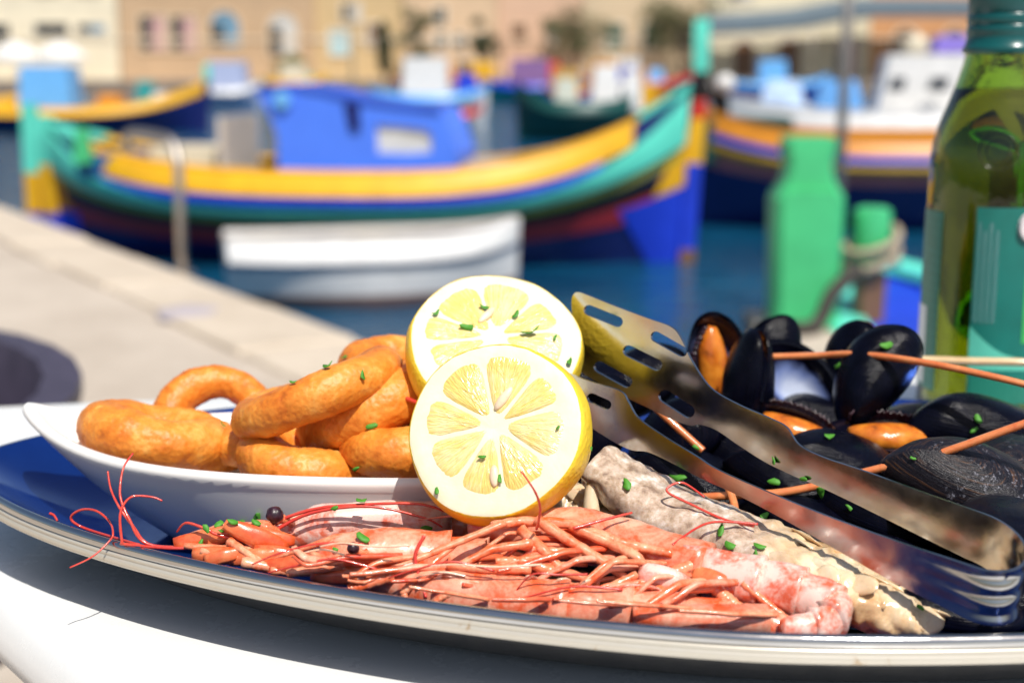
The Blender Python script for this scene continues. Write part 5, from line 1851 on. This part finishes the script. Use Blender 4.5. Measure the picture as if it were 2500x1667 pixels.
def mussel(label, px, py, y, L, ux, nz, openang=0.0, meat=False, second=True, H=0.24, seed=0, om=None):
    c = at_y(px, py, y)
    M = frame(ux, nz)
    root = thing('mussel', label, 'mussel', c, 'mussels')
    off = M @ Vector((0.5 * L, 0.03 * L, 0))
    def place(b, Rm):
        b.v = [c - off + M @ (Rm @ v) for v in b.v]
        return b
    place(valve_mesh(L, H, 1, seed), Matrix.Identity(3)).build('shell_half', [om or M_SH_OUT, M_SH_IN], root)
    if second:
        place(valve_mesh(L, H, -1, seed + 1), Matrix.Rotation(openang, 3, 'Y')).build('shell_half', [M_SH_OUT, M_SH_IN], root)
    if meat:
        b = MB()
        rings = []
        for i in range(25):
            u = i / 24
            w_ = 0.15 * math.sin(math.pi * min(1, 0.03 + 0.94 * u)) ** 0.6
            ring = []
            for k in range(24):
                a = 2 * math.pi * k / 24
                p = Vector((0.14 + 0.72 * u, 0.04 + 0.03 * math.sin(u * 5) + w_ * math.cos(a), 0.03 + w_ * 0.75 * math.sin(a)))
                p += p.normalized() * (0.022 * mnoise.noise(p * 9 + Vector((seed, 0, 0))))
                ring.append(p * L)
            rings.append(ring)
        b.loft(rings)
        place(b, Matrix.Identity(3)).build('meat', M_MEAT, root)
        b = MB()
        rows = []
        for i in range(40):
            u = i / 39
            w_ = 0.16 * math.sin(math.pi * min(1, 0.06 + 0.88 * u)) ** 0.6
            f = 0.018 * math.sin(i * 2.4)
            rows.append([Vector((0.14 + 0.72 * u, -0.02 - w_, 0.0)) * L, Vector((0.14 + 0.72 * u, -0.04 - w_ + f, -0.05 + f)) * L, Vector((0.14 + 0.72 * u, -0.01 - w_, -0.08 + f)) * L])
        b.loft(rows, closed=False)
        place(b, Matrix.Identity(3)).build('frill', M_EYE, root, solid=0.0008)
    return root
mussel('open mussel standing behind the tong blade with orange meat showing', 1738, 895, 0.655, 0.052, (0.08, 0.1, 1), (-0.2, 0.95, 0.15), 0, True, False, 0.26, 1)
mussel('narrow closed mussel standing upright right of the tong blade', 1826, 935, 0.625, 0.050, (0.05, 0.15, 1), (-0.9, -0.35, 0.05), 0.06, False, True, 0.22, 2)
mussel('empty mussel half with blue white inside facing the viewer', 1950, 945, 0.650, 0.056, (-0.72, 0.2, 0.62), (0.15, 0.85, -0.5), 0, False, False, 0.25, 3)
mussel('large black mussel shell standing upright before the oil bottle', 2136, 925, 0.612, 0.054, (0.55, 0.10, 0.85), (-0.15, -0.95, 0.30), 0, False, False, 0.26, 4)
mussel('open mussel with orange meat and dark frill below the large shell', 2180, 1056, 0.592, 0.052, (0.97, -0.10, -0.10), (0.0, 0.28, -0.96), 0, True, False, 0.22, 5)
mussel('mussel with orange brown meat in the middle of the pile', 1950, 1045, 0.605, 0.046, (0.75, -0.3, -0.3), (0.1, 0.5, -0.85), 0, True, False, 0.2, 6)
mussel('textured brown streaked mussel at the right edge below the feeler', 2360, 1185, 0.520, 0.068, (0.94, -0.20, -0.22), (0.05, -0.55, 0.85), 0.02, False, True, 0.22, 7, M_SH_WORN)
mussel('smooth navy mussel lying in front of the oil bottle', 2395, 1058, 0.600, 0.072, (0.98, 0.1, -0.05), (0.0, -0.25, 0.96), 0.02, False, True, 0.24, 8)
k = 0
for lab, px, py, y, L, ux, nz in (
    ('dark mussel peeking up behind the empty blue half', 1900, 880, 0.690, 0.046, (0.1, 0.2, 1), (0.2, -0.9, 0.2)),
    ('dark mussel tip behind the large standing shell', 2075, 895, 0.675, 0.046, (0.15, 0.1, 1), (-0.6, -0.7, 0.2)),
    ('black mussel lying between the tong arm and the large shell', 2040, 1120, 0.565, 0.056, (0.9, 0.2, -0.1), (0.1, -0.45, 0.9)),
    ('black mussel under the upper tong arm', 1840, 1120, 0.580, 0.058, (0.85, -0.3, -0.15), (0.0, -0.5, 0.85)),
    ('black mussel between the two tong arms', 1925, 1175, 0.545, 0.054, (0.9, -0.35, -0.25), (0.1, -0.4, 0.9)),
    ('black mussel low between the tong arms near the bend', 2170, 1250, 0.520, 0.058, (0.85, -0.45, -0.1), (0.0, -0.45, 0.9)),
    ('black mussel inside the bend of the tongs', 2310, 1300, 0.498, 0.056, (0.6, -0.75, -0.05), (0.2, -0.3, 0.93)),
    ('black mussel behind the lower tong blade', 1640, 1090, 0.585, 0.054, (0.6, -0.2, 0.6), (-0.3, -0.85, 0.35)),
    ('black mussel seen through the slots of the tong blade', 1560, 940, 0.640, 0.052, (0.7, 0.2, 0.5), (-0.2, -0.8, 0.5)),
    ('black mussel beside the front lemon', 1450, 1060, 0.575, 0.052, (0.3, 0.2, 0.9), (-0.4, -0.8, 0.3)),
    ('black mussel just above the fish fillet', 1690, 1180, 0.555, 0.056, (0.9, -0.3, -0.25), (0.0, -0.5, 0.85)),
    ('black mussel against the right rim', 2460, 1300, 0.480, 0.060, (0.8, 0.5, 0.0), (0.1, -0.4, 0.9)),
    ('dark mussel at the right edge under the navy one', 2480, 1150, 0.560, 0.062, (0.8, 0.4, 0.1), (0.0, -0.5, 0.85)),
    ('black mussel right of the fish tail end by the rim', 2400, 1440, 0.462, 0.050, (0.9, -0.2, 0.0), (0.0, -0.4, 0.9)),
    ('black mussel under the lower tong arm beside the fillet', 1960, 1290, 0.520, 0.054, (0.85, -0.45, -0.2), (0.1, -0.5, 0.85)),
    ('black mussel under the tongs near the fillet end', 2170, 1390, 0.490, 0.052, (0.8, -0.5, -0.2), (0.1, -0.5, 0.85)),
    ('black mussel under the bend of the tongs by the front rim', 2330, 1490, 0.452, 0.048, (0.95, -0.1, 0.0), (0.0, -0.3, 0.95)),
    ('black mussel at the right frame edge beyond the tong bend', 2480, 1430, 0.466, 0.054, (0.7, 0.6, 0.0), (0.1, -0.4, 0.9)),
    ('black mussel deep behind the rear lemon half', 1420, 930, 0.640, 0.050, (0.9, 0.2, 0.2), (0.0, -0.4, 0.9)),
    ('black mussel low behind the orange meat', 2000, 1020, 0.660, 0.060, (0.9, 0.2, 0.0), (0.0, -0.3, 0.95)),
    ('black mussel low behind the large open one', 2260, 1052, 0.640, 0.068, (0.9, 0.2, 0.0), (0.0, -0.3, 0.95))):
    k += 1
    mussel(lab, px, py, y, L, ux, nz, (0.05, 0.22, 0.12, 0.30)[k % 4], False, True, 0.15 + 0.02 * (k % 3), 20 + k, M_SH_WORN if k == 13 else None)

# ------------------------------------------------------------------ orange feelers
loose('orange feeler running from the upright mussel past the oil bottle', [(1800, 880, 0.64), (1850, 873, 0.635), (1990, 868, 0.625), (2100, 865, 0.610), (2250, 884, 0.590), (2400, 914, 0.575), (2540, 950, 0.565), (2680, 1010, 0.555), (2780, 1120, 0.545)], 0.0017, 0.0014, M_FEEL)
loose('orange feeler slanting from the tong arm up to the right edge', [(1700, 1215, 0.535), (1800, 1208, 0.530), (1900, 1203, 0.528), (2010, 1182, 0.526), (2120, 1150, 0.524), (2300, 1105, 0.515), (2540, 1022, 0.505), (2660, 1010, 0.50), (2760, 1080, 0.495), (2800, 1200, 0.49)], 0.0017, 0.0015, M_FEEL)
loose('orange feeler stub between the two tong blades', [(1600, 995, 0.565), (1655, 1045, 0.560), (1716, 1100, 0.555)], 0.0016, 0.0016, M_FEEL)
loose('orange feeler hanging down over the fish fillet', [(1776, 1180, 0.515), (1795, 1245, 0.505), (1795, 1325, 0.484)], 0.0016, 0.0013, M_FEEL)
loose('pale straw coloured feeler crossing the bottle label', [(2120, 960, 0.655), (2170, 900, 0.68), (2240, 880, 0.69), (2360, 882, 0.70), (2540, 888, 0.70), (2680, 920, 0.68), (2790, 1010, 0.66)], 0.0021, 0.0021, M_FEELP)
loose('red feeler sticking out between the fried rings and lemon', [(880, 925, 0.575), (950, 955, 0.560), (1030, 988, 0.545)], 0.0011, 0.0009, M_PR_RED)
loose('thin red feeler curled over the fish fillet', [(1841, 1284, 0.476), (1769, 1268, 0.482), (1690, 1232, 0.488), (1631, 1202, 0.492), (1637, 1185, 0.494), (1670, 1179, 0.495), (1720, 1213, 0.490)], 0.0005, 0.0004, M_PR_RED)
loose('thin red feeler lying from fillet to prawn', [(1850, 1279, 0.476), (1731, 1276, 0.474), (1642, 1329, 0.462)], 0.0005, 0.0004, M_PR_RED)

# ------------------------------------------------------------------ olive oil bottle
BC = Vector((0.2690, 0.79, TZ))
bt = thing('oil_bottle', 'green glass olive oil bottle with teal labels behind the mussels', 'bottle', BC)
M_BGL = m_glass('bottle glass', (0.46, 0.62, 0.13), 0.0, 1.5)
M_OIL = m_glass('olive oil', (0.64, 0.46, 0.02), 0.0, 1.46)
def bring(r, z, n=64, sq=2.0):
    out_ = []
    for i in range(n):
        a = 2 * math.pi * i / n
        c, s = math.cos(a), math.sin(a)
        e = 2 / sq
        out_.append(BC + Vector((r * math.copysign(abs(c) ** e, c), r * math.copysign(abs(s) ** e, s), z)))
    return out_
OUTP = [(0.030, 0.0), (0.0345, 0.002), (0.0368, 0.006), (0.0368, 0.013), (0.0362, 0.016), (0.0362, 0.10), (0.0358, 0.135), (0.0357, 0.152), (0.0350, 0.160), (0.0325, 0.171), (0.0285, 0.182), (0.0248, 0.193), (0.0220, 0.203), (0.0208, 0.210), (0.0206, 0.232)]
INP = [(0.0180, 0.232), (0.0180, 0.210), (0.0193, 0.203), (0.0221, 0.193), (0.0258, 0.182), (0.0298, 0.171), (0.0322, 0.160), (0.0330, 0.152), (0.0334, 0.10), (0.0334, 0.016), (0.0325, 0.010), (0.010, 0.012)]
sqz = lambda z: interp([0, 0.15, 0.18, 0.21], [2.5, 2.5, 2.2, 2.0], z)
b = MB()
b.loft([bring(r, z, sq=sqz(z)) for r, z in OUTP] + [bring(r, z, sq=sqz(z)) for r, z in INP])
b.build('glass', M_BGL, bt)
b = MB()
b.loft([bring(r + 0.0001, z + (0.0001 if q == 0 else 0), sq=sqz(z)) for q, (r, z) in enumerate([(0.010, 0.0118), (0.0325, 0.0098), (0.0334, 0.016), (0.0334, 0.10), (0.0330, 0.152), (0.0322, 0.160), (0.0298, 0.171), (0.0258, 0.182), (0.0230, 0.190)])])
b.build('oil', M_OIL, bt)
M_CAP = simple('teal cap', (0.004, 0.085, 0.085), 0.25, var=0.1)
b = MB()
b.loft([bring(r, z) for r, z in ((0.0222, 0.2085), (0.0230, 0.2095), (0.0230, 0.2115), (0.0220, 0.2125), (0.0213, 0.2155), (0.0209, 0.2165), (0.0209, 0.2185), (0.0213, 0.2195), (0.0213, 0.2225), (0.0207, 0.2235), (0.0213, 0.2245), (0.0213, 0.2285), (0.0207, 0.2295), (0.0213, 0.2305), (0.0213, 0.2455), (0.0203, 0.2480))])
b.build('cap', M_CAP, bt, smooth=35.0)
def label_patch(name, a0, a1, z0, z1, mat, off=0.0004, topf=None, parent=None, n=24, m=10):
    b = MB()
    uvs = []
    rows = []
    for i in range(n + 1):
        a = a0 + (a1 - a0) * i / n
        row = []
        for j in range(m + 1):
            zt = topf(i / n) if topf else z1
            z = z0 + (zt - z0) * j / m
            c, s = math.cos(a), math.sin(a)
            e = 2 / sqz(z)
            r = interp([q[1] for q in OUTP], [q[0] for q in OUTP], z) + off
            row.append(BC + Vector((r * math.copysign(abs(c) ** e, c), r * math.copysign(abs(s) ** e, s), z)))
            uvs.append((i / n, j / m))
        rows.append(row)
    b.loft(rows, closed=False)
    b.uv = {i: u for i, u in enumerate(uvs)}
    return b.build(name, mat, parent or bt)
# camera direction seen from the bottle
ac = math.atan2(-BC.y, -BC.x)
M_LAB = simple('label teal', (0.008, 0.16, 0.13), 0.35, var=0.15, nscale=40)
M_MINT = simple('label mint', (0.10, 0.50, 0.38), 0.35, var=0.1, nscale=40)
M_GRNB = simple('label green', (0.05, 0.42, 0.10), 0.35, var=0.2, nscale=40)
M_TXT = m_text('label print', (0.02, 0.16, 0.15), (0.84, 0.92, 0.88), 0.7, 20, 0.09)
M_TXT2 = m_text('label faint print', (0.01, 0.17, 0.12), (0.06, 0.38, 0.28), 3, 10, 0.28)
lb = label_patch('front_label', ac - 0.20, ac + 1.25, 0.021, 0.128, M_LAB, 0.0004)
for q in range(4):
    label_patch('printed_text', ac - 0.165 + 0.085 * q, ac - 0.165 + 0.085 * q + 0.055, 0.066, 0.120 - 0.004 * (q % 2), M_TXT, 0.0007, parent=lb)
label_patch('green_band', ac + 0.42, ac + 1.25, 0.055, 0.122, M_GRNB, 0.0007, parent=lb)
label_patch('mint_panel', ac - 0.20, ac + 1.25, 0.040, 0.066, M_MINT, 0.0008, topf=lambda u: 0.064 - 0.020 * math.sin(min(1, u * 1.6) * math.pi / 2), parent=lb)
label_patch('base_band', ac - 0.16, ac + 0.6, 0.022, 0.036, M_TXT2, 0.0008, parent=lb)
b = MB()
cc_ = BC + Vector((math.cos(ac + 0.55), math.sin(ac + 0.55), 0)) * 0.0385 + Vector((0, 0, 0.118))
dd = Vector((math.cos(ac + 0.55), math.sin(ac + 0.55), 0))
tt = Vector((-dd.y, dd.x, 0))
b.loft([[cc_ + dd * q + (tt * math.cos(k * math.pi / 10) + Vector((0, 0, math.sin(k * math.pi / 10)))) * 0.0085 for k in range(20)] for q in (-0.003, 0.0)])
sl = b.build('round_seal', simple('seal white', (0.75, 0.68, 0.68), 0.4), lb, smooth=False)
b = MB()
b.loft([[cc_ + dd * q + (tt * math.cos(k * math.pi / 10) + Vector((0, 0, math.sin(k * math.pi / 10)))) * 0.005 for k in range(20)] for q in (0.0, 0.0004)])
b.build('seal_mark', simple('seal pink', (0.62, 0.12, 0.22), 0.4), sl, smooth=False)
lb2 = label_patch('back_label', ac - 1.65, ac - 0.85, 0.024, 0.124, M_TXT2, 0.0004)
label_patch('white_strip', ac - 1.62, ac - 1.18, 0.026, 0.070, simple('label white', (0.72, 0.74, 0.72), 0.4), 0.0007, parent=lb2)
# raised round emblem on the shoulder
b = MB()
ce = BC + Vector((math.cos(ac - 0.02), math.sin(ac - 0.02), 0)) * 0.0352 + Vector((0, 0, 0.1575))
dd = Vector((math.cos(ac), math.sin(ac), 0.25)).normalized()
tt = Vector((-math.sin(ac), math.cos(ac), 0))
uu = dd.cross(tt)
for rr in (0.0098, 0.0060):
    b.tube([ce + (tt * math.cos(k * math.pi / 16) + uu * math.sin(k * math.pi / 16)) * rr for k in range(33)], 0.0005, 8)
b.build('embossed_ring', simple('embossed glass ring', (0.035, 0.04, 0.004), 0.12, var=0.2), bt)

# ------------------------------------------------------------------ chopped parsley
bpy.context.view_layer.update()
dg = bpy.context.evaluated_depsgraph_get()
PARS = {
 'bright green parsley fleck on the rear lemon half': [(1136, 800, 15), (1178, 754, 9), (1260, 773, 11), (1296, 819, 17), (1066, 768, 9), (1352, 827, 7), (1388, 888, 10)],
 'green parsley fleck on the front lemon half': [(1182, 1119, 9), (1218, 1172, 10), (1068, 1200, 11), (1366, 1045, 6), (1437, 1095, 6)],
 'green parsley fleck on the fried squid rings': [(800, 900, 14), (882, 921, 10), (662, 914, 12), (907, 1038, 11), (540, 1041, 8), (845, 876, 8), (716, 912, 8), (872, 1140, 9)],
 'green parsley fleck on the prawns': [(882, 1229, 13), (818, 1241, 9), (624, 1280, 14), (538, 1302, 10), (505, 1290, 11), (533, 1284, 12), (566, 1276, 12), (594, 1272, 11), (886, 1318, 15), (821, 1343, 9), (1038, 1289, 12), (491, 1325, 8), (631, 1258, 16)],
 'green parsley fleck on the fish fillet': [(1532, 1188, 18), (1763, 1299, 13), (1786, 1335, 14), (1855, 1340, 16), (1848, 1352, 9), (2250, 1485, 9), (1659, 1168, 15)],
 'green parsley fleck among the black mussels': [(1868, 1262, 11), (2076, 1240, 8), (2001, 1193, 15), (1894, 1127, 9), (1891, 1177, 15), (1968, 1168, 9), (2387, 1025, 13), (2375, 1051, 9), (2160, 846, 16), (2051, 895, 9), (2018, 1070, 12), (1700, 1090, 8), (2230, 1120, 6)],
}
rnd = random.Random(21)
ORD = ['leftmost', 'second', 'third', 'fourth', 'fifth', 'sixth', 'seventh', 'eighth', 'ninth', 'tenth', 'eleventh', 'twelfth', 'thirteenth']
for lab0, lst in PARS.items():
    lst = sorted(lst)
    for oi, (px, py, sz) in enumerate(lst):
        lab = lab0 + (', leftmost of all' if oi == 0 else (', rightmost of all' if oi == len(lst) - 1 else ', %s counted from the left' % ORD[oi]))
        sz *= 1.2
        d = ray(px, py)
        for dy in (0, 8, 16, 26):
            d = ray(px, py + dy)
            hit, loc, nrm, idx, ob, mw = SC.ray_cast(dg, CAM, d.normalized())
            if hit and loc.y < 0.75:
                break
        if not hit or loc.y > 0.75:
            continue
        r = sz * 1.15 * loc.y / F_PX
        if nrm.dot(d) > 0:
            nrm = -nrm
        nn = (nrm + Vector((rnd.uniform(-.5, .5), rnd.uniform(-.5, .2), rnd.uniform(0, .6)))).normalized()
        M = frame(nn.orthogonal(), nn) @ Matrix.Rotation(rnd.uniform(0, 6.28), 3, 'Z')
        b = MB()
        n = 8
        top = []
        for k in range(n):
            a = 2 * math.pi * k / n
            rr = r * rnd.uniform(0.62, 1.2)
            x, y = rr * math.cos(a), rr * math.sin(a) * 0.5
            top.append(loc + nrm * 0.0006 + M @ Vector((x, y, 0.45 * x * x / r + 0.0002 + 0.2 * r * rnd.random())))
        ctr = loc + nrm * 0.0008 + M @ Vector((0, 0, 0.0002))
        b.add(top + [ctr], [(k, (k + 1) % n, n) for k in range(n)])
        tag(b.build('parsley_fleck', M_PARS, origin=loc, solid=0.00025), lab, 'parsley', lab0.replace('green parsley fleck', 'parsley').replace('bright ', ''))
